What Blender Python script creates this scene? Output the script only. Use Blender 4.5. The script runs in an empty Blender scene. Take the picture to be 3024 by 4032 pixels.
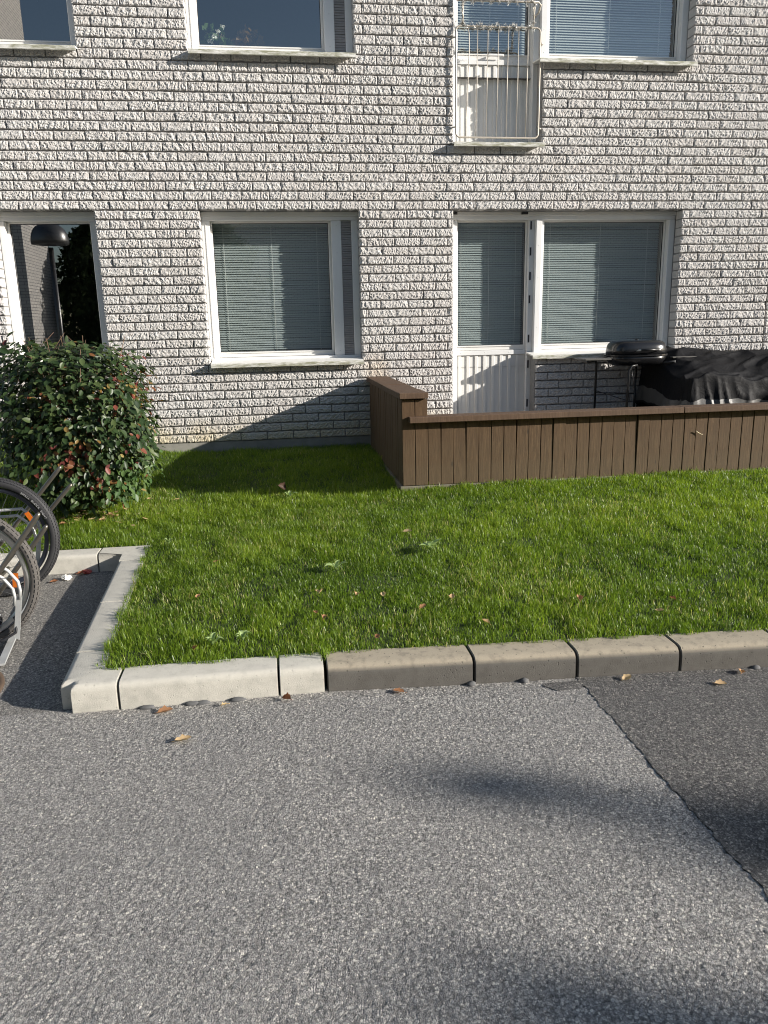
import bpy, bmesh, math, random
import numpy as np
from mathutils import Vector, Matrix
random.seed(7)
rng = np.random.default_rng(7)
S = bpy.context.scene
COL = S.collection

# ------------------------------------------------------------------ camera
cam = bpy.data.cameras.new('camera')
cam.sensor_fit = 'VERTICAL'; cam.sensor_width = 27; cam.sensor_height = 36
cam.lens = 3009.35 / 4032 * 36
cam.clip_start = 0.05; cam.clip_end = 500
camo = bpy.data.objects.new('camera', cam); COL.objects.link(camo)
R_ = Vector((0.98974, -0.14134, -0.02071)); U_ = Vector((0.05326, 0.23062, 0.97158)); F_ = Vector((0.13255, 0.96272, -0.23579))
camo.matrix_world = Matrix(((R_.x, U_.x, -F_.x, 0), (R_.y, U_.y, -F_.y, -7.4093), (R_.z, U_.z, -F_.z, 1.4774), (0, 0, 0, 1)))
S.camera = camo

# ------------------------------------------------------------------ sky, sun, exposure
SUNDIR = Vector((-1, .43, -.375)).normalized()
ELEV = math.asin(-SUNDIR.z); AZ = math.atan2(-SUNDIR.x, -SUNDIR.y)
w = bpy.data.worlds.new('World'); S.world = w; w.use_nodes = True
nt = w.node_tree; nt.nodes.clear()
sky = nt.nodes.new('ShaderNodeTexSky'); sky.sky_type = 'NISHITA'; sky.sun_disc = False
sky.sun_elevation = ELEV; sky.sun_rotation = AZ; sky.air_density = 1.0; sky.dust_density = .6; sky.ozone_density = 1.2
bg = nt.nodes.new('ShaderNodeBackground'); bg.inputs[1].default_value = .078
out = nt.nodes.new('ShaderNodeOutputWorld')
nt.links.new(sky.outputs[0], bg.inputs[0]); nt.links.new(bg.outputs[0], out.inputs[0])
sl = bpy.data.lights.new('sun', 'SUN'); sl.energy = 5.0; sl.angle = math.radians(.53); sl.color = (1, .94, .86)
slo = bpy.data.objects.new('sun', sl); COL.objects.link(slo)
slo.rotation_euler = SUNDIR.to_track_quat('-Z', 'Y').to_euler(); slo.location = (20, -10, 12)
S.view_settings.view_transform = 'Standard'; S.view_settings.look = 'None'
S.view_settings.exposure = 0.80; S.view_settings.gamma = 1; S.view_settings.use_curve_mapping = False
S.cycles.pixel_filter_type = 'BLACKMAN_HARRIS'; S.cycles.filter_width = 1.05; S.cycles.max_bounces = 8; S.cycles.transparent_max_bounces = 12

# ------------------------------------------------------------------ material helpers
class NT:
    def __init__(s, name):
        s.m = bpy.data.materials.new(name); s.m.use_nodes = True
        s.t = s.m.node_tree; s.t.nodes.clear()
        s.out = s.t.nodes.new('ShaderNodeOutputMaterial')
    def n(s, typ, **kw):
        nd = s.t.nodes.new('ShaderNode' + typ)
        for k, v in kw.items():
            if k in nd.inputs: s.set(nd.inputs[k], v)
            else: setattr(nd, k, v)
        return nd
    def set(s, inp, v):
        if isinstance(v, bpy.types.NodeSocket): s.t.links.new(v, inp)
        elif isinstance(v, tuple) and len(v) == 3 and inp.type == 'RGBA': inp.default_value = (*v, 1)
        else: inp.default_value = v
    def pos(s): return s.n('NewGeometry').outputs['Position']
    def obj(s): return s.n('TexCoord').outputs['Object']
    def noise(s, vec, scale, detail=4, rough=.55, dist=0):
        nd = s.n('TexNoise', Scale=scale, Detail=detail, Roughness=rough, Distortion=dist); s.set(nd.inputs['Vector'], vec)
        return nd.outputs['Fac']
    def ramp(s, fac, stops):
        nd = s.n('ValToRGB'); s.set(nd.inputs[0], fac)
        e = nd.color_ramp.elements
        while len(e) < len(stops): e.new(.5)
        for el, (p, c) in zip(e, stops):
            el.position = p; el.color = (*c, 1) if isinstance(c, tuple) else (c, c, c, 1)
        return nd.outputs['Color']
    def mix(s, fac, a, b, mode='MIX'):
        nd = s.n('Mix', data_type='RGBA', blend_type=mode)
        s.set(nd.inputs[0], fac); s.set(nd.inputs[6], a); s.set(nd.inputs[7], b)
        return nd.outputs[2]
    def math(s, op, a, b=0.0):
        nd = s.n('Math', operation=op); s.set(nd.inputs[0], a); s.set(nd.inputs[1], b); return nd.outputs[0]
    def mapv(s, vec, scale=(1, 1, 1), loc=(0, 0, 0)):
        nd = s.n('Mapping'); s.set(nd.inputs['Vector'], vec)
        nd.inputs['Scale'].default_value = scale; nd.inputs['Location'].default_value = loc; return nd.outputs[0]
    def attr(s, name):
        return s.n('Attribute', attribute_name=name).outputs['Fac']
    def bump(s, h, strength=.5, dist=.01):
        nd = s.n('Bump', Strength=strength, Distance=dist); s.set(nd.inputs['Height'], h); return nd.outputs[0]
    def bsdf(s, color, rough=.6, metal=0, normal=None, spec=None, **kw):
        b = s.n('BsdfPrincipled')
        s.set(b.inputs['Base Color'], color); s.set(b.inputs['Roughness'], rough); s.set(b.inputs['Metallic'], metal)
        if normal is not None: s.set(b.inputs['Normal'], normal)
        if spec is not None: b.inputs['Specular IOR Level'].default_value = spec
        for k, v in kw.items(): s.set(b.inputs[k], v)
        s.t.links.new(b.outputs[0], s.out.inputs[0]); return b

def simple(name, col, rough=.5, metal=0, var=.15, scale=30, bump=.0, spec=None):
    t = NT(name); p = t.obj(); n = t.noise(p, scale, 5)
    c = t.mix(n, tuple(x * (1 - var) for x in col), tuple(min(1, x * (1 + var)) for x in col))
    nr = t.bump(t.noise(p, scale * 6, 3), bump, .003) if bump else None
    r = t.n('MapRange'); t.set(r.inputs[0], n); r.inputs[3].default_value = rough * .85; r.inputs[4].default_value = min(1, rough * 1.15)
    t.bsdf(c, r.outputs[0], metal, nr, spec); return t.m

M = {}
def mk_brick(name, base):
    t = NT(name); p = t.pos(); tint = t.attr('tint')
    big = t.noise(p, 2.2, 3); fine = t.noise(p, 60, 5, .65)
    c = t.ramp(fine, [(.25, tuple(x * .82 for x in base)), (.5, base), (.75, tuple(min(1, x * 1.12) for x in base))])
    c = t.mix(t.math('MULTIPLY', tint, .5), c, (base[0] * .93, base[1] * .88, base[2] * .87))
    c = t.mix(t.ramp(t.noise(p, 16, 3), [(.55, 0.), (.72, .5)]), c, (base[0] * .88, base[1] * .81, base[2] * .80))
    c = t.mix(t.ramp(big, [(.42, 0.), (.7, .35)]), c, (base[0] * .82, base[1] * .82, base[2] * .84))
    stk = t.noise(t.mapv(p, (5, 5, .35)), 3, 5, .6)
    c = t.mix(t.ramp(stk, [(.5, 0.), (.72, .35)]), c, (base[0] * .74, base[1] * .74, base[2] * .76))
    c = t.mix(t.ramp(tint, [(.55, 0.), (1, .4)]), c, (base[0] * .86, base[1] * .86, base[2] * .84))
    sp = t.n('SeparateXYZ'); t.set(sp.inputs[0], p)
    low = t.n('MapRange'); t.set(low.inputs[0], sp.outputs[2]); low.inputs[1].default_value = .43; low.inputs[2].default_value = .72
    low.inputs[3].default_value = .75; low.inputs[4].default_value = 0
    c = t.mix(t.math('MULTIPLY', low.outputs[0], t.ramp(t.noise(p, 5, 4), [(.3, 0.), (.6, 1.)])), c, (.55, .46, .28))
    # rust coloured stain under the sill corner
    d = t.n('VectorMath', operation='DISTANCE'); t.set(d.inputs[0], t.mapv(p, (1, .4, .8))); d.inputs[1].default_value = (.98, 0, 1.06 * .8)
    st = t.n('MapRange'); t.set(st.inputs[0], d.outputs['Value']); st.inputs[1].default_value = .03; st.inputs[2].default_value = .17; st.inputs[3].default_value = .6; st.inputs[4].default_value = 0
    c = t.mix(t.math('MULTIPLY', st.outputs[0], fine), c, (.5, .34, .16))
    t.bsdf(c, .9, 0, t.bump(t.noise(p, 120, 5, .75), .5, .007), .2); return t.m
M['brick'] = mk_brick('pale_brick', (.52, .505, .485))
M['mortar'] = simple('mortar', (.24, .235, .23), .95, var=.2, scale=40, bump=.3)
M['plinth'] = simple('plinth_concrete', (.25, .24, .21), .95, var=.5, scale=7, bump=.4)
M['white'] = simple('white_painted_metal', (.70, .70, .69), .42, var=.05, scale=9)
M['whitewood'] = simple('white_sash', (.70, .69, .66), .38, var=.05, scale=9)
M['gasket'] = simple('dark_gasket', (.03, .03, .035), .6)
M['blackpatch'] = simple('black_spacer', (.02, .02, .025), .5)
M['slat'] = simple('blind_slat', (.50, .54, .54), .45, var=.03)
M['slat_up'] = simple('upper_blind_slat', (.62, .65, .64), .45, var=.03)
M['cord'] = simple('blind_cord', (.8, .8, .78), .8)
M['vent'] = simple('grey_vent_fabric', (.30, .29, .29), .8, var=.15)
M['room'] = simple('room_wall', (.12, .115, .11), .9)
t = NT('sill_metal'); p = t.obj(); n = t.noise(t.mapv(p, (3, 14, 14)), 3, 6, .7)
sp = t.n('SeparateXYZ'); t.set(sp.inputs[0], t.pos())
fr = t.n('MapRange'); t.set(fr.inputs[0], sp.outputs[1]); fr.inputs[1].default_value = -.04; fr.inputs[2].default_value = -.079; fr.inputs[3].default_value = 0; fr.inputs[4].default_value = 1
dirt = t.math('MULTIPLY', fr.outputs[0], t.ramp(n, [(.38, 0.), (.6, .85)]))
t.bsdf(t.mix(dirt, (.72, .71, .67), (.20, .20, .11)), .5); M['sill'] = t.m

t = NT('window_glass')
gl = t.n('BsdfGlossy', Roughness=0.0); gl.inputs[0].default_value = (1, 1, 1, 1)
tr = t.n('BsdfTransparent'); tr.inputs[0].default_value = (.80, .84, .83, 1)
lw = t.n('LayerWeight', Blend=.5); mx = t.n('MixShader')
t.set(mx.inputs[0], t.math('ADD', t.math('MULTIPLY', t.math('POWER', lw.outputs['Facing'], 5.0), .78), .22)); t.set(mx.inputs[1], tr.outputs[0]); t.set(mx.inputs[2], gl.outputs[0])
t.t.links.new(mx.outputs[0], t.out.inputs[0]); M['glass'] = t.m

def wood(name, c0, c1, c2):
    t = NT(name); p = t.obj(); rnd = t.n('ObjectInfo').outputs['Random']
    off = t.n('CombineXYZ'); t.set(off.inputs[0], t.math('MULTIPLY', rnd, 37.0)); t.set(off.inputs[2], t.math('MULTIPLY', rnd, 91.0))
    add = t.n('VectorMath', operation='ADD'); t.set(add.inputs[0], p); t.set(add.inputs[1], off.outputs[0])
    v = t.mapv(add.outputs[0], (1, 1, .07))
    g = t.noise(v, 95, 6, .7, .6); g2 = t.noise(v, 24, 3, .6, 1.2)
    c = t.ramp(g, [(.28, c0), (.5, c1), (.75, c2)])
    c = t.mix(t.ramp(g2, [(.35, .0), (.7, .6)]), c, tuple(x * .55 for x in c1))
    c = t.mix(t.math('MULTIPLY', rnd, .55), c, tuple(x * .75 for x in c1))
    kn = t.n('TexVoronoi', Scale=5.0); t.set(kn.inputs['Vector'], t.mapv(add.outputs[0], (1.6, 1.6, .55)))
    c = t.mix(t.ramp(kn.outputs['Distance'], [(.03, .9), (.07, .0)]), c, (.02, .012, .008))
    sp = t.n('SeparateXYZ'); t.set(sp.inputs[0], t.pos())
    mr = t.n('MapRange'); t.set(mr.inputs[0], sp.outputs[2]); mr.inputs[1].default_value = .34; mr.inputs[2].default_value = .80; mr.inputs[3].default_value = .5; mr.inputs[4].default_value = 0
    c = t.mix(t.math('MULTIPLY', mr.outputs[0], t.noise(p, 8, 4)), c, (.135, .122, .078))
    t.bsdf(c, .72, 0, t.bump(g, .35, .004), .3); return t.m
M['plank'] = wood('brown_stained_wood', (.045, .025, .012), (.096, .055, .026), (.17, .108, .058))
M['cap'] = wood('weathered_brown_wood', (.06, .034, .02), (.11, .066, .040), (.18, .12, .078))
M['greywood'] = wood('grey_base_wood', (.10, .09, .07), (.20, .18, .14), (.30, .28, .22))

def concrete(name, base, tan, pit=.5):
    t = NT(name); p = t.pos(); n = t.noise(p, 14, 6, .65); f = t.noise(p, 220, 3, .7)
    c = t.ramp(n, [(.3, tuple(x * .78 for x in base)), (.5, base), (.72, tuple(min(1, x * 1.15) for x in base))])
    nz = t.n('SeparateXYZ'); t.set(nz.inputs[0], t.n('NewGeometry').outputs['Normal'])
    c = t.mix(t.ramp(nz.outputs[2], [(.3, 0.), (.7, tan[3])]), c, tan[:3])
    c = t.mix(t.ramp(t.noise(p, 30, 4), [(.5, 0.), (.75, .45)]), c, tuple(x * .6 for x in base))
    vo = t.n('TexVoronoi', Scale=42.0); t.set(vo.inputs['Vector'], p)
    pits = t.ramp(vo.outputs['Distance'], [(.08, pit), (.16, 0.)])
    c = t.mix(pits, c, tuple(x * .25 for x in base))
    c = t.mix(t.math('MULTIPLY', f, .5), c, tuple(min(1, x * 1.25) for x in base))
    h = t.math('SUBTRACT', f, t.math('MULTIPLY', pits, 1.5))
    t.bsdf(c, .9, 0, t.bump(h, .5, .003), .2); return t.m
M['kerb_new'] = concrete('pale_new_concrete', (.47, .45, .395), (.55, .52, .45, .5), .35)
M['kerb_old'] = concrete('dark_old_concrete', (.118, .11, .097), (.50, .43, .315, .85), .8)

def asphalt(name, lo, mid, hi, warm):
    t = NT(name); p = t.pos(); h = t.attr('height')
    w_ = t.n('VectorMath', operation='ADD'); t.set(w_.inputs[0], p)
    wn = t.n('TexNoise', Scale=90.0, Detail=2); t.set(wn.inputs['Vector'], p); ws = t.n('VectorMath', operation='SCALE'); t.set(ws.inputs[0], wn.outputs['Color']); ws.inputs['Scale'].default_value = .006
    t.set(w_.inputs[1], ws.outputs[0])
    v1 = t.n('TexVoronoi', Scale=135.0); t.set(v1.inputs['Vector'], w_.outputs[0]); v2 = t.n('TexVoronoi', Scale=260.0); t.set(v2.inputs['Vector'], w_.outputs[0])
    s1 = t.n('SeparateColor'); t.set(s1.inputs[0], v1.outputs['Color']); s2 = t.n('SeparateColor'); t.set(s2.inputs[0], v2.outputs['Color'])
    stops = [(0, lo), (.5, mid), (.82, hi), (1, warm)]
    c1 = t.ramp(s1.outputs[0], stops); c2 = t.ramp(s2.outputs[0], stops)
    c = t.mix(t.ramp(s1.outputs[1], [(.45, 0.), (.5, 1.)]), c1, c2)
    c = t.mix(t.ramp(v1.outputs['Distance'], [(.45, 0.), (.75, .7)]), c, tuple(x * .45 for x in lo))
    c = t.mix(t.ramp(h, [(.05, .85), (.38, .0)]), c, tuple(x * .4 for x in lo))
    c = t.mix(t.ramp(t.noise(p, 1.1, 4, .6), [(.4, 0.), (.7, .38)]), c, tuple(x * .78 for x in mid))
    c = t.mix(t.ramp(t.noise(t.mapv(p, (1, 1, 1), (7, 3, 0)), 3.5, 5, .65), [(.62, 0.), (.7, .3)]), c, tuple(x * .6 for x in mid))
    hh = t.math('SUBTRACT', 1.0, v2.outputs['Distance'])
    t.bsdf(c, .75, 0, t.bump(hh, .65, .004), .35); return t.m
M['asphalt'] = asphalt('worn_asphalt', (.17, .163, .153), (.30, .288, .27), (.44, .42, .385), (.68, .64, .56))
M['asphalt_new'] = asphalt('dark_new_asphalt', (.07, .067, .063), (.135, .129, .122), (.22, .21, .195), (.40, .37, .32))
M['asphalt_bay'] = asphalt('bay_asphalt', (.13, .124, .115), (.22, .21, .193), (.34, .32, .29), (.52, .49, .43))

t = NT('lawn_soil'); p = t.pos()
t.bsdf(t.ramp(t.noise(p, 30, 5), [(.3, (.018, .03, .008)), (.6, (.035, .055, .012)), (.8, (.07, .06, .025))]), .95); M['soil'] = t.m
def leafmat(name, stops, trans=.35, rough=.45, attr='tint', tmul=1.6, spec=.4):
    t = NT(name); a = t.attr(attr); c = t.ramp(a, stops)
    b = t.bsdf(c, rough, 0, None, spec)
    tl = t.n('BsdfTranslucent'); t.set(tl.inputs[0], t.mix(1.0, c, (tmul, tmul, tmul * .6), 'MULTIPLY'))
    mx = t.n('MixShader'); mx.inputs[0].default_value = trans
    t.t.links.new(b.outputs[0], mx.inputs[1]); t.t.links.new(tl.outputs[0], mx.inputs[2]); t.t.links.new(mx.outputs[0], t.out.inputs[0])
    return t.m
M['grass'] = leafmat('grass_blades', [(0, (.068, .125, .012)), (.4, (.14, .222, .018)), (.75, (.245, .325, .03)), (.93, (.34, .39, .07)), (1, (.55, .48, .26))], .42, .4, tmul=1.8, spec=.5)
M['leaf_green'] = leafmat('dark_green_leaf', [(0, (.016, .034, .012)), (.6, (.034, .060, .020)), (1, (.085, .115, .04))], .22, .4, spec=.35)
M['leaf_pale'] = leafmat('pale_green_leaf', [(0, (.045, .095, .03)), (1, (.10, .16, .05))], .25, .45, spec=.3)
M['weed'] = leafmat('weed_leaf', [(0, (.18, .28, .08)), (1, (.36, .46, .2))], .3, .4)
M['leaf_red'] = leafmat('autumn_leaf', [(0, (.09, .025, .025)), (.3, (.20, .055, .04)), (.6, (.17, .085, .03)), (.85, (.24, .15, .045)), (1, (.30, .24, .09))], .3, .42, spec=.35)
M['leaf_dry'] = leafmat('dry_fallen_leaf', [(0, (.22, .07, .03)), (.5, (.42, .24, .12)), (1, (.60, .45, .25))], .2, .6)
M['leaf_brown'] = simple('brown_rotten_leaf', (.045, .022, .012), .6)
M['leaf_tree'] = leafmat('tree_leaf', [(0, (.012, .026, .008)), (1, (.04, .06, .018))], .12, .6, spec=.15)
M['twig'] = simple('brown_twig', (.14, .085, .05), .8)
M['straw'] = simple('pale_twig', (.6, .5, .33), .7)
M['rubber'] = simple('tyre_rubber', (.028, .028, .030), .7, var=.25, scale=25, bump=.2)
M['rubber_worn'] = simple('dusty_tyre_rubber', (.085, .078, .072), .85, var=.3, scale=25, bump=.2)
M['alu'] = simple('brushed_aluminium', (.55, .55, .54), .35, 1)
M['galv'] = simple('galvanised_steel', (.56, .57, .56), .55, .55, var=.18, scale=14)
M['tube'] = simple('worn_steel_tube', (.22, .20, .17), .38, .85, var=.3, scale=12)
M['rail'] = simple('beige_painted_rail', (.50, .45, .38), .45, .2, var=.15, scale=14)
M['spoke'] = simple('spoke_steel', (.30, .30, .30), .35, .9)
M['frame_dark'] = simple('dark_bike_frame', (.03, .035, .05), .3)
M['frame_red'] = simple('salmon_bike_frame', (.55, .23, .17), .4)
M['reflector'] = simple('orange_reflector', (.50, .12, .01), .2)
M['print'] = simple('grey_print', (.40, .40, .40), .6)
M['cable'] = simple('black_cable', (.02, .02, .022), .35)
M['sleeve'] = simple('blue_patterned_sleeve', (.03, .04, .22), .35)
M['sleeve_white'] = simple('white_pattern', (.75, .75, .8), .4)
M['rust'] = simple('rusty_iron', (.09, .06, .04), .8, .15, var=.35, scale=16, bump=.4)
M['enamel'] = simple('black_enamel', (.012, .012, .013), .22, var=.2, scale=10)
M['black_metal'] = simple('black_metal', (.02, .02, .02), .4, .3)
M['shelf'] = simple('dark_shelf_board', (.10, .095, .085), .45)
t = NT('black_tarpaulin'); p = t.obj()
n = t.noise(t.mapv(p, (1, 1.6, 1.2)), 9, 7, .62, 1.5)
t.bsdf(t.mix(n, (.006, .006, .007), (.014, .014, .015)), t.ramp(n, [(.3, .5), (.7, .7)]), 0, t.bump(n, .35, .02), .10); M['tarp'] = t.m
M['tarp_edge'] = simple('grey_tarp_hem', (.075, .073, .07), .5, var=.35, scale=14, bump=.3)
M['tinsel'] = simple('silver_tinsel', (.80, .80, .78), .22, .9)
M['tissue'] = simple('white_paper', (.82, .80, .74), .8)
M['wrapper'] = simple('red_wrapper', (.45, .08, .06), .4)
M['lampgrey'] = simple('grey_lamp_metal', (.16, .16, .16), .35, .6)
M['pot'] = simple('clay_pot', (.35, .14, .08), .8)
M['petal'] = simple('white_petal', (.85, .84, .78), .6)
M['roof'] = simple('grey_roof', (.12, .12, .12), .8)
M['stone'] = simple('grey_pebble', (.10, .10, .10), .85, var=.3)
M['deck'] = simple('patio_slab', (.26, .24, .21), .9)
M['bark'] = simple('bark', (.09, .07, .055), .9, bump=.6)
t = NT('distant_brick'); p = t.pos()
cx = t.n('SeparateXYZ'); t.set(cx.inputs[0], p); cb = t.n('CombineXYZ')
t.set(cb.inputs[0], t.math('ADD', cx.outputs[0], cx.outputs[1])); t.set(cb.inputs[1], cx.outputs[2])
bt = t.n('TexBrick', Scale=1.0); t.set(bt.inputs['Vector'], cb.outputs[0])
bt.inputs['Color1'].default_value = (.62, .59, .55, 1); bt.inputs['Color2'].default_value = (.52, .5, .47, 1); bt.inputs['Mortar'].default_value = (.14, .14, .14, 1)
bt.inputs['Brick Width'].default_value = .254; bt.inputs['Row Height'].default_value = .08; bt.inputs['Mortar Size'].default_value = .008
t.bsdf(bt.outputs[0], .9, 0, t.bump(bt.outputs[1], -.6, .02)); M['far_brick'] = t.m

# ------------------------------------------------------------------ mesh helpers
class MB:
    def __init__(s): s.v = []; s.f = []; s.mi = []; s.sm = []
    def add(s, vs, fs, mi=0, smooth=False):
        o = len(s.v); s.v += [tuple(x) for x in vs]
        for f in fs: s.f.append(tuple(i + o for i in f)); s.mi.append(mi); s.sm.append(smooth)
        return s
    def box(s, x0, x1, y0, y1, z0, z1, mi=0, bev=0):
        if bev:
            bm = bmesh.new(); bmesh.ops.create_cube(bm, size=1)
            for v in bm.verts: v.co = Vector(((x0 + x1) / 2 + v.co.x * (x1 - x0), (y0 + y1) / 2 + v.co.y * (y1 - y0), (z0 + z1) / 2 + v.co.z * (z1 - z0)))
            bmesh.ops.bevel(bm, geom=bm.edges[:], offset=bev, segments=1, affect='EDGES')
            bm.verts.index_update()
            s.add([v.co[:] for v in bm.verts], [[v.index for v in f.verts] for f in bm.faces], mi); bm.free(); return s
        vs = [(x, y, z) for z in (z0, z1) for y in (y0, y1) for x in (x0, x1)]
        return s.add(vs, [(0, 2, 3, 1), (4, 5, 7, 6), (0, 1, 5, 4), (2, 6, 7, 3), (0, 4, 6, 2), (1, 3, 7, 5)], mi)
    def obox(s, c, ax, ay, az, mi=0):
        c, ax, ay, az = map(Vector, (c, ax, ay, az))
        vs = [c + sx * ax + sy * ay + sz * az for sz in (-1, 1) for sy in (-1, 1) for sx in (-1, 1)]
        return s.add(vs, [(0, 2, 3, 1), (4, 5, 7, 6), (0, 1, 5, 4), (2, 6, 7, 3), (0, 4, 6, 2), (1, 3, 7, 5)], mi)
    def tube(s, pts, r, n=8, mi=0, closed=False, caps=True):
        pts = [Vector(p) for p in pts]; N = len(pts); rs = r if isinstance(r, (list, tuple)) else [r] * N
        d0 = (pts[1] - pts[0]).normalized(); up = Vector((0, 0, 1)) if abs(d0.z) < .9 else Vector((1, 0, 0))
        a = d0.cross(up).normalized(); vs = []
        for i, p in enumerate(pts):
            if closed: d = (pts[(i + 1) % N] - pts[i - 1])
            else: d = pts[min(i + 1, N - 1)] - pts[max(i - 1, 0)]
            d.normalize(); a = (a - a.dot(d) * d).normalized(); b = d.cross(a)
            for k in range(n):
                q = 2 * math.pi * k / n; vs.append(p + rs[i] * (math.cos(q) * a + math.sin(q) * b))
        fs = []
        for i in range(N if closed else N - 1):
            j = (i + 1) % N
            for k in range(n): k2 = (k + 1) % n; fs.append((i * n + k, i * n + k2, j * n + k2, j * n + k))
        s.add(vs, fs, mi, True)
        if caps and not closed:
            o = len(s.v) - len(vs)
            s.f += [tuple(o + k for k in range(n))[::-1], tuple(o + (N - 1) * n + k for k in range(n))]; s.mi += [mi, mi]; s.sm += [False, False]
        return s
    def lathe(s, prof, n=24, c=(0, 0, 0), axis='z', mi=0, smooth=True):
        vs = []
        for (r, h) in prof:
            for k in range(n):
                q = 2 * math.pi * k / n; x, y = r * math.cos(q), r * math.sin(q)
                vs.append((c[0] + x, c[1] + y, c[2] + h) if axis == 'z' else (c[0] + x, c[1] + h, c[2] + y))
        fs = []
        for i in range(len(prof) - 1):
            for k in range(n): k2 = (k + 1) % n; fs.append((i * n + k, i * n + k2, (i + 1) * n + k2, (i + 1) * n + k))
        return s.add(vs, fs, mi, smooth)
    def mesh(s, name, mats):
        me = bpy.data.meshes.new(name); me.from_pydata(s.v, [], s.f)
        for m in (mats if isinstance(mats, (list, tuple)) else [mats]): me.materials.append(m)
        me.polygons.foreach_set('material_index', s.mi); me.polygons.foreach_set('use_smooth', s.sm); me.update(); return me
    def build(s, name, mats, parent=None): return link(name, s.mesh(name, mats), parent)
def link(name, me, parent=None, loc=None, rot=None):
    o = bpy.data.objects.new(name, me); COL.objects.link(o)
    if parent is not None: o.parent = parent
    if loc is not None: o.location = loc
    if rot is not None: o.rotation_euler = rot
    return o
def empty(name, label=None, cat=None, loc=(0, 0, 0), group=None, rot=None):
    o = bpy.data.objects.new(name, None); COL.objects.link(o); o.location = loc; o.empty_display_size = .1
    if rot: o.rotation_euler = rot
    tag(o, label, cat, group); return o
def tag(o, label=None, cat=None, group=None, kind=None):
    if label: o['label'] = label
    if cat: o['category'] = cat
    if group: o['group'] = group
    if kind: o['kind'] = kind
    return o
def npmesh(name, V, F, mats, attrs=None, smooth=True, mi=None):
    """V (n,3), F (m,k) quads or tris"""
    me = bpy.data.meshes.new(name); n, k = F.shape
    me.vertices.add(len(V)); me.vertices.foreach_set('co', np.ascontiguousarray(V, np.float32).ravel())
    me.loops.add(n * k); me.loops.foreach_set('vertex_index', np.ascontiguousarray(F, np.int32).ravel())
    me.polygons.add(n); me.polygons.foreach_set('loop_start', np.arange(0, n * k, k, dtype=np.int32))
    me.polygons.foreach_set('use_smooth', np.full(n, smooth))
    for m in (mats if isinstance(mats, (list, tuple)) else [mats]): me.materials.append(m)
    if mi is not None: me.polygons.foreach_set('material_index', np.asarray(mi, np.int32))
    me.update(calc_edges=True)
    for an, av in (attrs or {}).items():
        a = me.attributes.new(an, 'FLOAT', 'POINT'); a.data.foreach_set('value', np.asarray(av, np.float32))
    return me
def setattr_const(me, name, val):
    a = me.attributes.new(name, 'FLOAT', 'POINT'); a.data.foreach_set('value', np.full(len(me.vertices), val, np.float32))
def vnoise(x, y, seed):
    r = np.random.default_rng(seed); T = r.random((64, 64))
    xi = np.floor(x).astype(int); yi = np.floor(y).astype(int); fx = x - xi; fy = y - yi
    fx = fx * fx * (3 - 2 * fx); fy = fy * fy * (3 - 2 * fy)
    g = lambda a, b: T[a % 64, b % 64]
    return (g(xi, yi) * (1 - fx) + g(xi + 1, yi) * fx) * (1 - fy) + (g(xi, yi + 1) * (1 - fx) + g(xi + 1, yi + 1) * fx) * fy

# ================================================================== THE GROUND
def kerb_y(x): return -4.478 - .062 * np.maximum(x - .15, 0) - .02 * np.clip(x + .9, 0, 1) * 0 # road-side face of the front kerb
def side_x(y): return -.92 - .052 * (y + 4.4)     # bay-side face of the side kerb
def lawn_h(x, y):
    x = np.asarray(x, float); y = np.asarray(y, float)
    dx = np.maximum(0, x - (side_x(y) + .12)); dy = np.maximum(0, y + 2.42)
    rect = np.sqrt(dx ** 2 + dy ** 2)
    D = np.minimum(rect, y - (kerb_y(x) + .14)); D = np.maximum(D, 0)
    h = .108 + .21 * np.minimum(D / 2.35, 1)
    h = h + .11 * np.clip(-x - .9, 0, 1) * np.clip((y + 2.42) / 2.4, 0, 1) + .025 * np.clip((y + 2) / 2, 0, 1)
    return h + .012 * (vnoise(x * 2.3 + 20, y * 2.3 + 20, 5) - .5) + .012 * (vnoise(x * 7 + 20, y * 7 + 20, 6) - .5)
def in_lawn(x, y):
    rag = .035 * (vnoise(x * 14 + 9, y * 14 + 9, 25) - .35)
    ok = (y > kerb_y(x) + .138 - rag) & (y < .0)
    ok &= ~((x < side_x(y) + .135 - rag) & (y < -2.41))
    ok &= ~((x > .885) & (y > -1.985) & (x < 5.4))
    return ok

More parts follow.
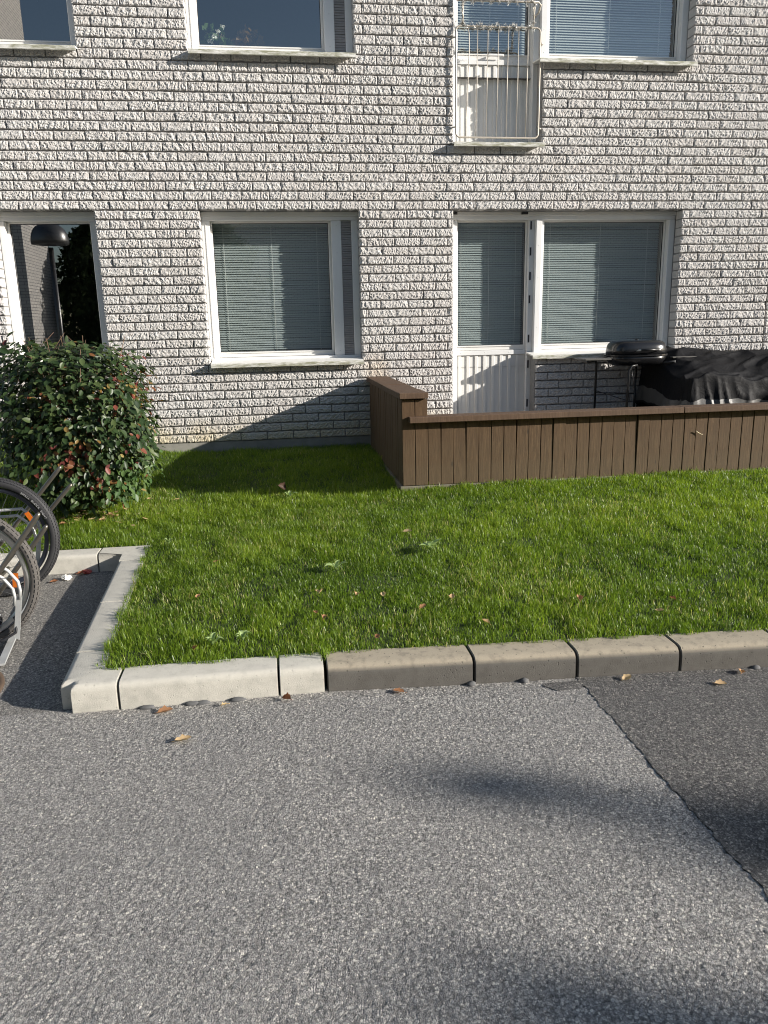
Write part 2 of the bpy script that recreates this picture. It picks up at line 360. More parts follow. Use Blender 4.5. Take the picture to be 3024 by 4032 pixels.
def worley(X, Y, g, seed):
    r = np.random.default_rng(seed); J = r.random((128, 128, 3))
    cx = np.floor(X / g).astype(int); cy = np.floor(Y / g).astype(int)
    f1 = np.full(X.shape, 9.); rid = np.zeros(X.shape)
    for dx in (-1, 0, 1):
        for dy in (-1, 0, 1):
            jj = J[(cx + dx) % 128, (cy + dy) % 128]
            px = (cx + dx + .1 + .8 * jj[..., 0]); py = (cy + dy + .1 + .8 * jj[..., 1])
            d = np.hypot(X / g - px, Y / g - py) * (.8 + .5 * jj[..., 2])
            m = d < f1; f1 = np.where(m, d, f1); rid = np.where(m, (jj[..., 2] * 7.31 + jj[..., 0] * 3.7) % 1, rid)
    return f1, rid
SEAM = 1.21
def ground_sheet(name, xs, yfun, ny, mat, stone, amp, seed, base=0.):
    """grid over xs, with y running between yfun(x)[0] and yfun(x)[1]"""
    X = np.repeat(xs[:, None], ny, 1); y0, y1 = yfun(xs); tt = np.linspace(0, 1, ny)[None, :]
    Y = np.broadcast_to(np.asarray(y0, float), xs.shape)[:, None] * (1 - tt) + np.broadcast_to(np.asarray(y1, float), xs.shape)[:, None] * tt
    X = X + np.exp(-((X - SEAM) / .07) ** 2) * (.012 * (vnoise(Y * 9 + 70, Y * 0 + 3, 55) - .5) + .014 * (vnoise(Y * 55 + 70, Y * 0 + 3, 56) - .5))
    f1, rid = worley(X, Y, stone, seed); f2, rid2 = worley(X + 3, Y + 5, stone * 1.7, seed + 1)
    h = np.clip(1 - f1 * 1.25, 0, 1) ** .6 * (.4 + .6 * rid)
    big = (rid2 > .55) * np.clip(1 - f2 * 1.5, 0, 1) ** .5
    H = np.maximum(h, big * .95)
    sid = np.where(big * .95 > h, rid2, rid)
    Z = base + amp * (H - .5) + .004 * (vnoise(X * 3 + 9, Y * 3 + 9, seed + 3) - .5)
    V = np.stack([X, Y, Z], -1).reshape(-1, 3); nx = len(xs)
    i = np.arange(nx * ny).reshape(nx, ny)
    F = np.stack([i[:-1, :-1], i[1:, :-1], i[1:, 1:], i[:-1, 1:]], -1).reshape(-1, 4)
    me = npmesh(name, V, F, mat, dict(stone=sid.ravel(), height=H.ravel()))
    return tag(link(name, me), kind='structure')
SEAM = 1.21
seamx = lambda y: SEAM + .012 * np.sin(y * 9) + .008 * np.sin(y * 31)
xs = np.arange(-1.9, SEAM, .0052); xs[-1] = SEAM
ground_sheet('road', xs, lambda x: (np.full_like(x, -6.5), kerb_y(x) + .03), 400, M['asphalt'], .0082, .0046, 11)
xs = np.arange(SEAM, 3.3, .007)
ground_sheet('asphalt_patch', xs, lambda x: (np.full_like(x, -6.5), kerb_y(x) + .03), 280, M['asphalt_new'], .0088, .0045, 12, .003)
xs = np.arange(-2.6, -.86, .009)
ground_sheet('bike_bay_paving', xs, lambda x: (np.full_like(x, -4.448), np.full_like(x, -2.47)), 220, M['asphalt_bay'], .010, .003, 13, -.001)
sm = MB(); vs = [(1.14 + .085 * math.cos(q) * (1 + .25 * math.sin(3 * q)), -4.605 + .05 * math.sin(q) * (1 + .3 * math.cos(2 * q)), .0015) for q in [k * .2618 for k in range(24)]]
sm.add(vs + [(1.14, -4.605, .0075)], [(k, (k + 1) % 24, 24) for k in range(24)]); so = sm.build('asphalt_smear', M['asphalt_new']); setattr_const(so.data, 'height', .6); tag(so, kind='structure')
g = MB()   # the rest of the ground out to the horizon, a little lower so that nothing lies in one plane
g.add([(-200, -200, -.02), (200, -200, -.02), (200, 200, -.02), (-200, 200, -.02)], [(0, 1, 2, 3)])
go = g.build('ground', M['asphalt']); setattr_const(go.data, 'stone', .5); setattr_const(go.data, 'height', .6); tag(go, kind='structure')

# lawn soil
nx, ny = 150, 90
X, Y = np.meshgrid(np.linspace(-5.5, 7.5, nx), np.linspace(-4.9, .02, ny), indexing='ij')
Yc = np.maximum(Y, kerb_y(X) + .07); Z = lawn_h(X, Yc)
inside_bay = (X < side_x(Y) + .06) & (Y < -2.47)
Z = np.where(inside_bay, -.05, Z)
i = np.arange(nx * ny).reshape(nx, ny); F = np.stack([i[:-1, :-1], i[1:, :-1], i[1:, 1:], i[:-1, 1:]], -1).reshape(-1, 4)
keep = ~inside_bay.ravel()[F].any(1)
tag(link('lawn_ground', npmesh('lawn_ground', np.stack([X, Yc, Z], -1).reshape(-1, 3), F[keep], M['soil'])), kind='structure')

# grass blades
def grass(n, x0, x1, y0, y1, seed):
    r = np.random.default_rng(seed)
    x = r.uniform(x0, x1, n); y = r.uniform(y0, y1, n); k = in_lawn(x, y); x, y = x[k], y[k]
    patch = vnoise(x * 1.7 + 30, y * 1.7 + 30, 21); fine = vnoise(x * 9 + 30, y * 9 + 30, 22)
    kk = r.random(len(x)) < (.45 + .75 * fine); x, y, patch, fine = x[kk], y[kk], patch[kk], fine[kk]
    m = len(x); z = lawn_h(x, y)
    L = r.gamma(9, .0039, m) * (.65 + .6 * fine) * (.8 + .4 * patch); L = np.clip(L, .014, .11)
    wd = r.uniform(.0009, .0020, m); az = r.uniform(0, 2 * np.pi, m); lean = r.uniform(.15, 1.15, m)
    dx, dy = np.cos(az), np.sin(az); sx, sy = -dy, dx
    tint = np.clip(.18 + .38 * patch + r.normal(0, .17, m) + .12 * (fine - .5), 0, .93); dry = r.random(m) < .02 + .10 * np.clip((vnoise(x * 3.1 + 11, y * 3.1 + 11, 24) - .6) * 3, 0, 1); tint[dry] = r.uniform(.95, 1, dry.sum())
    P = np.zeros((m, 5, 3))
    for j, (s_, bend, ww) in enumerate([(0, 0, 1), (0, 0, -1), (.55, .4, .8), (.55, .4, -.8), (1, 1, 0)]):
        h = L * s_ * (1 - .35 * lean * bend); o = L * lean * bend * .75
        P[:, j, 0] = x + dx * o + sx * wd * ww; P[:, j, 1] = y + dy * o + sy * wd * ww; P[:, j, 2] = z + h
    b = np.arange(m)[:, None] * 5
    T = np.concatenate([b + np.array([[0, 1, 3]]), b + np.array([[0, 3, 2]]), b + np.array([[2, 3, 4]])])
    return P.reshape(-1, 3), T, np.repeat(tint, 5)
parts = [grass(560000, -3.1, 4.6, -4.75, -1.9, 31), grass(170000, -3.2, 1.2, -2.1, 0, 32)]
o = 0; Vs, Ts, As = [], [], []
for V, T, A in parts: Vs.append(V); Ts.append(T + o); As.append(A); o += len(V)
gr = link('lawn_grass', npmesh('lawn_grass', np.concatenate(Vs), np.concatenate(Ts), M['grass'], dict(tint=np.concatenate(As)), smooth=False))
tag(gr, 'bright green unmown lawn grass between the kerb and the brick wall', 'grass', kind='stuff')

# ================================================================== THE APARTMENT BUILDING
HEAD = 2.52; C = .08; PITCH = .2535
BX0, BX1, BTOP = -4.6, 6.8, 5.80
OPEN = [(-2.335, -1.485, 1.16, 2.52), (-.586, .848, 1.16, 2.52), (1.731, 2.573, .36, 2.52), (2.573, 4.013, 1.16, 2.52),
        (-2.335, -1.494, 3.80, 5.16), (-.586, .848, 3.80, 5.16), (1.731, 2.573, 3.08, 5.16), (2.573, 4.011, 3.80, 5.16)]
JOINT = 4.985
bld = empty('apartment_building', 'two storey pale split face brick apartment house with white framed windows', 'building', (0, 0, 0))

def brick_arrays(L, seed, nx=None, nz=8, H=.066, D=.125):
    if nx is None: nx = max(4, int(round(26 * L / .245)))
    r = np.random.default_rng(seed); ox, oz = r.random(2) * 40
    u = np.linspace(0, 1, nx + 1); v = np.linspace(0, 1, nz + 1)
    X, Zz = np.meshgrid(u * L, v * H, indexing='ij')
    sl = r.uniform(-.5, .5)
    q = X + sl * Zz
    h = .45 * vnoise(q * 48 + ox, Zz * 24 + oz, seed) + .8 * vnoise(q * 105 + ox, Zz * 62 + oz, seed + 1) + .5 * vnoise(X * 210 + ox, Zz * 150 + oz, seed + 2)
    h = (h / 1.75 - .5) * 2
    h += r.normal(0, .20, h.shape)
    h = r.uniform(.0065, .0115) * h
    # pitched, irregular arris
    e = np.minimum(np.minimum(X, L - X) / .008, np.minimum(Zz, H - Zz) / .005); e = np.clip(e + .5 * (vnoise(X * 90 + oz, Zz * 90, seed + 3) - .5), 0, 1)
    Yf = -h * (.45 + .55 * e) - .004 * e + .004
    # sometimes a knocked-off corner
    if r.random() < .25:
        cxn = L if r.random() < .6 else 0; d = np.hypot(X - cxn, (Zz - r.uniform(0, H)) * 1.3); Yf += .014 * np.clip(1 - d / .03, 0, 1)
    wob = .0016
    X = X + wob * (vnoise(Zz * 60 + ox, X * 8, seed + 4) - .5) * 2 * (np.minimum(X, L - X) < .001)
    Zz = Zz + .003 * (vnoise(X * 45 + ox, Zz * 9, seed + 5) - .5) * 2 * (np.minimum(Zz, H - Zz) < .001)
    F = []; V = np.stack([X, Yf, Zz], -1).reshape(-1, 3)
    i = np.arange((nx + 1) * (nz + 1)).reshape(nx + 1, nz + 1)
    F.append(np.stack([i[:-1, :-1], i[1:, :-1], i[1:, 1:], i[:-1, 1:]], -1).reshape(-1, 4))
    ring = np.concatenate([i[:, 0], i[-1, 1:], i[-2::-1, -1], i[0, -2:0:-1]]); n0 = len(V)
    B = V[ring].copy(); A = V[ring].copy(); A[:, 1] = V[ring][:, 1]; B[:, 1] = D
    V = np.concatenate([V, A, B]); nr = len(ring); k = np.arange(nr); k2 = (k + 1) % nr
    F.append(np.stack([n0 + k, n0 + nr + k, n0 + nr + k2, n0 + k2], -1))
    return V, np.concatenate(F)
bricks = []
for row in range(26, -42, -1):
    k = row - 1 if row > 0 else row - 1
    z0 = HEAD - C * (k + 1); z1 = z0 + C; zm = (z0 + z1) / 2
    if z0 < .43 or z1 > BTOP + .001: continue
    cuts = sorted((a, b) for a, b, c, d in OPEN if c < zm < d)
    segs = []; x = BX0
    for a, b in cuts: segs.append((x, a)); x = b
    segs.append((x, BX1)); out_ = []
    for a, b in segs:
        if b - a < .05: continue
        if a < JOINT < b: out_ += [(a, JOINT - .009), (JOINT + .009, b)]
        else: out_.append((a, b))
    off = .159 + (.126 if k % 2 == 0 else 0) + random.uniform(-.012, .012)
    for a, b in out_:
        n0 = math.ceil((a - off) / PITCH + 1e-6); js = [a]; j = off + n0 * PITCH
        while j < b: js.append(j + random.uniform(-.006, .006)); j += PITCH
        js.append(b)
        if len(js) > 2 and js[1] - js[0] < .055: js.pop(1)
        if len(js) > 2 and js[-1] - js[-2] < .055: js.pop(-2)
        for q in range(len(js) - 1):
            l = js[q] + (.0045 if q else 0); r_ = js[q + 1] - (.0045 if q < len(js) - 2 else 0)
            bricks.append([l, r_, z0 + .007])
def cam_xy(p):
    d = Vector(p) - camo.matrix_world.translation; z = d.dot(F_); return 1512 + 3009 * d.dot(R_) / z, 2016 - 3009 * d.dot(U_) / z, z
info = []
for b in bricks:
    x, y, z = cam_xy(((b[0] + b[1]) / 2, 0, b[2] + .034)); vis = -120 < x < 3150 and -120 < y < 1900
    hidden = (x < 560 and 1420 < y) or (x > 1640 and y > 1650) or (x > 2630 and y > 1420)
    info.append((vis, hidden, (b[1] - b[0]) / z ** 2))
order = sorted((i for i in range(len(bricks)) if info[i][0] and not info[i][1] and bricks[i][1] - bricks[i][0] > .17), key=lambda i: -info[i][2])
single = set(order[:298])
cache = {}
for i in sorted(single):
    l, r_, z = bricks[i]; L = r_ - l; key = (round(L / .012) , random.randrange(14 if abs(L - .2445) < .012 else 2))
    if key not in cache:
        V, F = brick_arrays(key[0] * .012, 1000 + len(cache) * 17, int(30 * key[0] * .012 / .245), 9); cache[key] = npmesh('brick', V, F, M['brick'], dict(tint=np.full(len(V), random.random() ** 2)), smooth=False)
    me = cache[key]; o = link('brick', me, bld, (l, random.gauss(0, .0025), z + random.uniform(-.001, .001)))
    o.scale.x = L / (key[0] * .012)
Vs, Fs, As = [], [], []; off = 0
pool = {}
for i, (l, r_, z) in enumerate(bricks):
    if i in single: continue
    vis = info[i][0]; L = r_ - l
    if vis:
        kk = (round(L / .02), random.randrange(8))
        if kk not in pool: pool[kk] = brick_arrays(kk[0] * .02, 5000 + len(pool) * 13)
        V, F = pool[kk]; V = V.copy(); V[:, 0] *= L / (kk[0] * .02)
    else:
        kk = ('f', random.randrange(12))
        if kk not in pool: pool[kk] = brick_arrays(.245, 9000 + kk[1] * 7, 7, 2)
        V, F = pool[kk]; V = V.copy(); V[:, 0] *= L / .245
    V = V + np.array([l, random.gauss(0, .0025), z + random.uniform(-.001, .001)])
    Vs.append(V); Fs.append(F + off); As.append(np.full(len(V), random.random() ** 2)); off += len(V)
rest = link('brickwork', npmesh('brickwork', np.concatenate(Vs), np.concatenate(Fs), M['brick'], dict(tint=np.concatenate(As)), smooth=False), bld)
rest['kind'] = 'stuff'
# mortar body with openings
m = MB(); XS = sorted({BX0, BX1, JOINT - .008, JOINT + .008, *[a - .006 for a, *_ in OPEN], *[b + .006 for _, b, *_ in OPEN]}); ZS = sorted({.44, BTOP, *[c - .006 for *_, c, d in OPEN if c > .4], *[d + .006 for *_, d in OPEN], .43})
XS = [x for x in XS if not abs(x - 2.579) < .001 and not abs(x - 2.567) < .001] + [2.567]; XS.sort()
ZS = [z for z in ZS if z >= .43]
def solid(x, z):
    if JOINT - .008 < x < JOINT + .008: return False
    for (a, b, c, d) in OPEN:
        bb = b + .006 if abs(b - 2.573) > .001 else 2.567
        aa = a - .006 if abs(a - 2.573) > .001 else 2.567
        if aa < x < bb and c - .006 < z < d + .006: return False
    return True
Y0, Y1 = .022, .2
for i in range(len(XS) - 1):
    for j in range(len(ZS) - 1):
        x0, x1, z0, z1 = XS[i], XS[i + 1], ZS[j], ZS[j + 1]; xm, zm = (x0 + x1) / 2, (z0 + z1) / 2
        if not solid(xm, zm): continue
        m.add([(x0, Y0, z0), (x1, Y0, z0), (x1, Y0, z1), (x0, Y0, z1)], [(0, 1, 2, 3)])
        m.add([(x0, Y1, z0), (x1, Y1, z0), (x1, Y1, z1), (x0, Y1, z1)], [(3, 2, 1, 0)])
        for (dx, dz, q) in [(-1, 0, [(x0, z0), (x0, z1)]), (1, 0, [(x1, z1), (x1, z0)]), (0, -1, [(x1, z0), (x0, z0)]), (0, 1, [(x0, z1), (x1, z1)])]:
            nxm = xm + dx * ((x1 - x0) / 2 + .001); nzm = zm + dz * ((z1 - z0) / 2 + .001)
            edge = nzm < .43 or nzm > BTOP or nxm < BX0 or nxm > BX1
            if edge or not solid(nxm, nzm):
                (a, b), (c, d) = q; m.add([(a, Y0, b), (c, Y0, d), (c, Y1, d), (a, Y1, b)], [(0, 1, 2, 3)])
m.build('mortar', M['mortar'], bld)
MB().box(JOINT - .02, JOINT + .02, .06, .19, .44, BTOP).build('joint_filler', M['mortar'], bld)
p_ = MB(); p_.box(BX0, 1.70, .012, .22, -.3, .436).box(2.60, BX1, .012, .22, -.3, .436); p_.build('plinth', M['plinth'], bld)
b_ = MB(); b_.box(BX0, BX1, 8.0, 8.2, 0, BTOP).box(BX0, BX0 + .2, .2, 8, 0, BTOP).box(BX1 - .2, BX1, .2, 8, 0, BTOP); b_.build('wall', M['far_brick'], bld)
MB().box(BX0 - .02, BX1 + .02, -.02, 8.22, BTOP + .01, BTOP + .22).build('roof', M['roof'], bld)

# --- window units -------------------------------------------------------------
YF, YS, YG, YB = .14, .205, .235, .325
slat_cache = {}
def blind(win, x0, x1, z0, z1, tilt, dy=0):
    YB = .325 + dy
    L = x1 - x0; key = round(L, 3), tilt; ms = M['slat_up'] if z0 > 3 else M['slat']
    if key not in slat_cache:
        m = MB(); wd = .0125; prof = []
        for s_ in (-1, -.33, .33, 1):
            yy = s_ * wd; zz = .0022 * (1 - s_ * s_)
            a = math.radians(tilt); prof.append((yy * math.cos(a) - zz * math.sin(a), yy * math.sin(a) + zz * math.cos(a)))
        vs = [(x, y, z) for x in (0, L) for (y, z) in prof]
        m.add(vs, [(i, 4 + i, 5 + i, i + 1) for i in range(3)], 0, True); slat_cache[key] = m.mesh('slat', ms)
    z = z1 - .03
    while z > z0 + .02:
        o = link('slat', slat_cache[key], win, (x0, YB + random.gauss(0, .0006), z)); o.rotation_euler = (random.gauss(0, .035), random.gauss(0, .0008), 0); z -= .0215
    MB().box(x0, x1, YB - .012, YB + .012, z1 - .022, z1 + .003).build('head_rail', ms, win)
    MB().box(x0, x1, YB - .010, YB + .010, z0 + .003, z0 + .014).build('bottom_rail', ms, win)
    for fx in (.085, .5, .9):
        x = x0 + fx * L; m = MB()
        m.tube([(x, YB - .0145, z0 + .01), (x, YB - .0145, z1 - .01)], .0019, 5).tube([(x + .008, YB + .0145, z0 + .01), (x + .008, YB + .0145, z1 - .01)], .001, 4)
        m.build('ladder_cord', M['cord'], win)
def sash(win, x0, x1, z0, z1, gx0, gx1, gz0, gz1, dy=0):
    YS, YG = .205 + dy, .235 + dy
    m = MB(); y0, y1 = YS, YG + .03
    m.box(x0, gx0, y0, y1, z0, z1, bev=.004).box(gx1, x1, y0, y1, z0, z1, bev=.004).box(gx0, gx1, y0 + .001, y1 - .001, gz1, z1 - .001).box(gx0, gx1, y0 + .001, y1 - .001, z0 + .001, gz0)
    m.box(gx0 - .001, gx1 + .001, y0 - .006, y0 + .0005, gz0 - .012, gz0 - .004)
    m.build('sash', M['whitewood'], win)
    m = MB(); e = .005
    m.box(gx0 - .001, gx0 + e, YG - .006, YG + .006, gz0, gz1).box(gx1 - e, gx1 + .001, YG - .006, YG + .006, gz0, gz1).box(gx0 + e, gx1 - e, YG - .006, YG + .006, gz0 - .001, gz0 + e).box(gx0 + e, gx1 - e, YG - .006, YG + .006, gz1 - e, gz1 + .001)
    m.build('gasket', M['gasket'], win)
    m = MB(); m.add([(gx0, YG, gz0), (gx1, YG, gz0), (gx1, YG, gz1), (gx0, YG, gz1)], [(0, 1, 2, 3)]); m.build('pane', M['glass'], win)
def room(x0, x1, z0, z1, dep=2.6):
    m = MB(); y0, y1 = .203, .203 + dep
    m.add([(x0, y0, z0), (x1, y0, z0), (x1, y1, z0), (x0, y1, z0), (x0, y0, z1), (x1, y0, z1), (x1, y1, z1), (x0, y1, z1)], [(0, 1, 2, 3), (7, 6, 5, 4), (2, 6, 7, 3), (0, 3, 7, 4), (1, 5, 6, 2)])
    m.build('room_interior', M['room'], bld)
def sill(win, x0, x1, zf, zb):
    m = MB(); yf, yb = -.082, .15; n = 14
    vs = []
    for i in range(n + 1):
        x = x0 + (x1 - x0) * i / n; w_ = .0012 * math.sin(i * 2.1)
        vs += [(x, yb, zb), (x, yf + .004, zf + w_), (x, yf, zf - .004 + w_), (x, yf + .002, zf - .034 + w_), (x, yf + .014, zf - .037 + w_), (x, yf + .016, zf - .012 + w_), (x, yb, zb - .012)]
    fs = [(i * 7 + k, i * 7 + k + 1, (i + 1) * 7 + k + 1, (i + 1) * 7 + k) for i in range(n) for k in range(6)] + [tuple(range(7))[::-1], tuple(n * 7 + k for k in range(7))]
    m.add(vs, fs); m.build('sill', M['sill'], win)
def screws(win, pts):
    m = MB()
    for (x, y, z) in pts: m.lathe([(0, 0), (.004, 0), (.004, .004)], 8, (x, y, z), 'y')
    m.build('screw', M['galv'], win)
def vent(win, x0, x1, z0, z1, y):
    m = MB(); n = int((z1 - z0) / .021); st = (z1 - z0) / n; vs = []; fs = []
    for i in range(n):
        za, zb = z0 + i * st, z0 + (i + 1) * st; sag = random.uniform(-.003, .003)
        vs = [(x0, y, za), (x1, y, za + sag), (x0, y - .008, za + .004), (x1, y - .008, za + .004 + sag), (x0, y - .008, zb - .003), (x1, y - .008, zb - .003), (x0, y, zb), (x1, y, zb)]
        m.add(vs, [(0, 1, 3, 2), (2, 3, 5, 4), (4, 5, 7, 6)])
    m.build('vent_panel', M['vent'], win)
def unit_mid(z0, name_lab, has_blind, sillz):
    zt = z0 + 1.36; x0, x1 = -.589, .851
    f = MB(); y0, y1 = YF, .26
    f.box(x0, x1, y0 - .012, y1, zt - .036, zt + .004, bev=.003)            # head board
    f.box(x0, x1, y0, y1, zt - .0705, zt - .0365, bev=.003)
    f.box(x0, -.512, y0, y1, z0 + .03, zt - .071, bev=.004)
    f.box(-.552, -.546, y0 - .005, y0 + .01, z0 + .032, zt - .073)
    f.box(.597, .690, y0 + .003, y1, z0 + .058, zt - .071, bev=.004)
    f.box(.787, x1, y0, y1, z0 + .058, zt - .071, bev=.004)
    f.box(x0 + .012, x1 - .004, y0 - .004, y1, z0 + .022, z0 + .0575, bev=.004)
    win = f.build('window', M['white'], bld); win['label'] = name_lab
    sash(win, -.512, .597, z0 + .06, zt - .071, -.497, .575, z0 + .108, zt - .085)
    vent(win, .690, .787, z0 + .058, zt - .071, y0 + .03)
    MB().box(.686, .79, y0 + .04, y0 + .1, z0 + .05, zt - .06).build('vent_back', M['room'], win)
    screws(win, [(.645, y0 - .001, z0 + q) for q in (.1, .36, 1.0, 1.24)])
    sill(win, -.575, .847, sillz, sillz + .028)
    if has_blind: blind(win, -.50, .578, z0 + .10, zt - .08, 50)
    room(-.66, .92, z0 - .1, zt + .08); return win
unit_mid(1.16, 'ground floor window with closed pale blind and narrow side vent', True, 1.170)
unit_mid(3.80, 'upper window without blind, plants standing inside', False, 3.788)
def unit_left(z0, lab, sillz):
    zt = z0 + 1.36; x0, x1 = -2.338, -1.482; f = MB(); y0, y1 = YF, .26
    f.box(x0, x1, y0 - .012, y1, zt - .036, zt + .004, bev=.003).box(x0, x1, y0, y1, zt - .0705, zt - .0365, bev=.003)
    f.box(x0, -2.29, y0, y1, z0 + .03, zt - .071, bev=.004).box(-1.562, x1, y0, y1, z0 + .03, zt - .071, bev=.004)
    f.box(x0 + .01, x1 - .004, y0 - .004, y1, z0 + .022, z0 + .0575, bev=.004)
    win = f.build('window', M['white'], bld); win['label'] = lab
    sash(win, -2.29, -1.562, z0 + .06, zt - .071, -2.268, -1.577, z0 + .108, zt - .085)
    sill(win, -2.325, -1.486, sillz, sillz + .028); room(-2.42, -1.40, z0 - .1, zt + .08)
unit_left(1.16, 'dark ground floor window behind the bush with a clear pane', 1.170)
unit_left(3.80, 'dark upper window at the left edge', 3.788)

def unit_right(z0, zd, upper):
    zt = z0 + 1.36; y0, y1 = YF, .26
    f = MB()
    f.box(1.728, 4.016, y0 - .012, y1, zt - .036, zt + .004, bev=.003).box(1.728, 4.016, y0, y1, zt - .0705, zt - .0365, bev=.003)
    f.box(2.636, 2.668, y0 + .004, y1, z0 + .058, zt - .071, bev=.003)
    f.box(3.953, 4.016, y0, y1, z0 + .058, zt - .071, bev=.004)
    f.box(2.60, 4.012, y0 - .004, y1, z0 + .022, z0 + .0575, bev=.004)
    win = f.build('window', M['white'], bld); win['label'] = ('upper' if upper else 'ground floor') + ' right window with closed pale blind'
    sash(win, 2.668, 3.953, z0 + .06, zt - .071, 2.686, 3.938, z0 + .112, zt - .085)
    blind(win, 2.684, 3.942, z0 + .105, zt - .08, 46 if upper else 50)
    sill(win, 2.51, 4.02, 3.79 if upper else 1.172, 3.82 if upper else 1.20)
    room(1.66, 4.09, z0 - .1, zt + .08)
    # the post between door and window
    MB().box(2.5775, 2.636, y0 - .03, y1, z0 + .024, zt - .071, bev=.004).build('post', M['white'], win)
    screws(win, [(2.606, y0 - .031, z0 + q) for q in (.09, .28, .75, 1.05)])
    # the door
    dy = .055 if upper else 0; YS = .205 + dy
    d = MB(); y1 = y1 + dy + .02
    d.box(1.728, 1.775, y0 + .0, y1, zd + .02, zt - .071, bev=.003)
    d.box(1.7755, 1.806, y0 + .012, y1, zd + .02, zt - .071, bev=.003)
    d.box(2.523, 2.577, y0 + .02, y1, zd + .02, zt - .071, bev=.003)
    door = d.build('balcony_door' if upper else 'patio_door', M['white'], bld); door['label'] = 'white ' + ('french balcony' if upper else 'patio') + ' door with glazed top and ribbed lower panel'
    sash(door, 1.806, 2.523, z0 + .066, zt - .071, 1.824, 2.505, z0 + .112, zt - .085, dy)
    blind(door, 1.823, 2.506, z0 + .108, zt - .08, 46 if upper else 50, dy)
    MB().box(1.807, 2.522, YS - .016, YS + .02, z0 + .018, z0 + .064, bev=.003).build('rail_board', M['white'], door)
    screws(door, [(x, YS - .017, z0 + .042) for x in (1.85, 2.1, 2.35)])
    pm = MB(); pz0, pz1 = zd + .05, z0 + .016
    pm.box(1.807, 2.522, YS + .004, YS + .03, pz0, pz1)
    x = 1.83; i = 0
    while x < 2.5:
        pm.box(x, x + .030, YS - .006, YS + .0035, pz0 + .002, pz1 - .002, bev=.002); x += .0855
    pm.build('ribbed_panel', M['whitewood'], door)
    MB().box(1.807, 2.522, YS - .014, YS + .02, zd + .018, zd + .05, bev=.003).build('kick_plate', M['white'], door)
    screws(door, [(1.85 + .09 * q, YS - .015, zd + .034) for q in range(8)])
    if upper: sill(door, 1.722, 2.574, zd + .008, zd + .03)
    else:
        for k, z in enumerate((2.40, 2.16, 1.93, 1.71, 1.33, 1.08, .69)):
            MB().box(2.533, 2.547, y0 + .014, y0 + .022, z - .038, z + .038).build('spacer', M['blackpatch'], door)
        for x in (1.735, 2.43): MB().box(x, x + .065, y0 - .02, y0 - .0125, zt - .024, zt - .002).build('spacer', M['blackpatch'], win)
    return door
unit_right(1.16, .40, False)
door_up = unit_right(3.80, 3.08, True)
MB().box(1.79, 2.0, .10, .14, 3.915, 3.935, bev=.006) if False else None
h_ = MB(); h_.tube([(2.12, .25, 3.89), (2.12, .215, 3.89)], .009).box(2.11, 2.26, .203, .221, 3.879, 3.901, bev=.006); h_.build('handle', M['white'], door_up)

# french balcony railing
def arc_path(x0, x1, z0, z1, y, r, n=5):
    P = []
    for (cx, cz, a0) in ((x1 - r, z1 - r, 0), (x0 + r, z1 - r, 90), (x0 + r, z0 + r, 180), (x1 - r, z0 + r, 270)):
        for k in range(n + 1):
            a = math.radians(a0 + 90 * k / n); P.append((cx + r * math.cos(a), y, cz + r * math.sin(a)))
    return P
RY = -.03
rl = empty('balcony_railing', 'bent beige metal railing in front of the upper balcony door', 'railing', (2.13, RY, 3.12))
def child_mesh(mb, name, mat, par):
    o = mb.build(name, mat, par); o.matrix_parent_inverse = Matrix.Translation(-Vector(par.location)); return o
child_mesh(MB().tube(arc_path(1.748, 2.523, 3.135, 4.040, RY, .04), .0078, 8, closed=True), 'frame', M['rail'], rl)
child_mesh(MB().tube([(2.453, RY, 4.05), (2.462, RY, 4.20), (2.462, RY, 4.236)], .008, 8).tube([(1.81, RY, 4.05), (1.808, RY, 4.236)], .008, 8).tube([(1.76, RY, 4.24), (2.50, RY, 4.245), (2.53, RY + .03, 4.235), (2.535, RY + .1, 4.20), (2.535, RY + .19, 4.2)], .0085, 8), 'upper_hoop', M['rail'], rl)
for k, x in enumerate((1.852, 1.945, 2.04, 2.135, 2.228, 2.322, 2.412)):
    if k == 0: pts = [(x, RY, 4.03), (x + .012, RY - .012, 3.98), (x + .014, RY - .018, 3.86), (x + .004, RY - .01, 3.6), (x - .008, RY, 3.3), (x - .012, RY, 3.145)]
    else: pts = [(x, RY, 4.035), (x - .004 + random.uniform(-.003, .003), RY, 3.6), (x - .01, RY, 3.145)]
    child_mesh(MB().tube(pts, .0040, 7), 'baluster', M['rail'], rl)
for (x, z) in ((1.742, 3.95), (1.742, 3.22), (2.53, 3.92), (2.53, 3.22)):
    s_ = -1 if x < 2 else 1
    child_mesh(MB().tube([(x, RY, z), (x + s_ * .022, RY + .02, z), (x + s_ * .022, RY + .075, z)], .007, 7), 'bracket', M['rail'], rl)
# tinsel wound round the rails
tn = MB()
def tinsel(pts, turns, nst):
    L = len(pts) - 1
    for i in range(nst):
        f = i / nst * L; k = min(int(f), L - 1); fr_ = f - k; p = Vector(pts[k]).lerp(Vector(pts[k + 1]), fr_)
        ph = i / nst * turns * 2 * math.pi; c = p + Vector((0, math.cos(ph) * .014, math.sin(ph) * .020))
        if math.sin(ph * .5 + 1) < -.35 and random.random() < .8: continue
        d = Vector((random.gauss(0, 1), random.gauss(0, 1), random.gauss(0, 1))).normalized() * random.uniform(.010, .030); s2 = d.orthogonal().normalized() * .0017
        tn.add([c - s2, c + s2, c + d + s2, c + d - s2], [(0, 1, 2, 3)])
tinsel([(1.79, RY, 4.04), (2.48, RY, 4.045)], 9, 1300)
tinsel([(1.806, RY, 4.05), (1.804, RY, 4.236)], 3, 170); tinsel([(2.456, RY, 4.05), (2.46, RY, 4.236)], 3, 150)
tinsel([(1.76, RY, 4.245), (2.49, RY, 4.248)], 9, 1200)
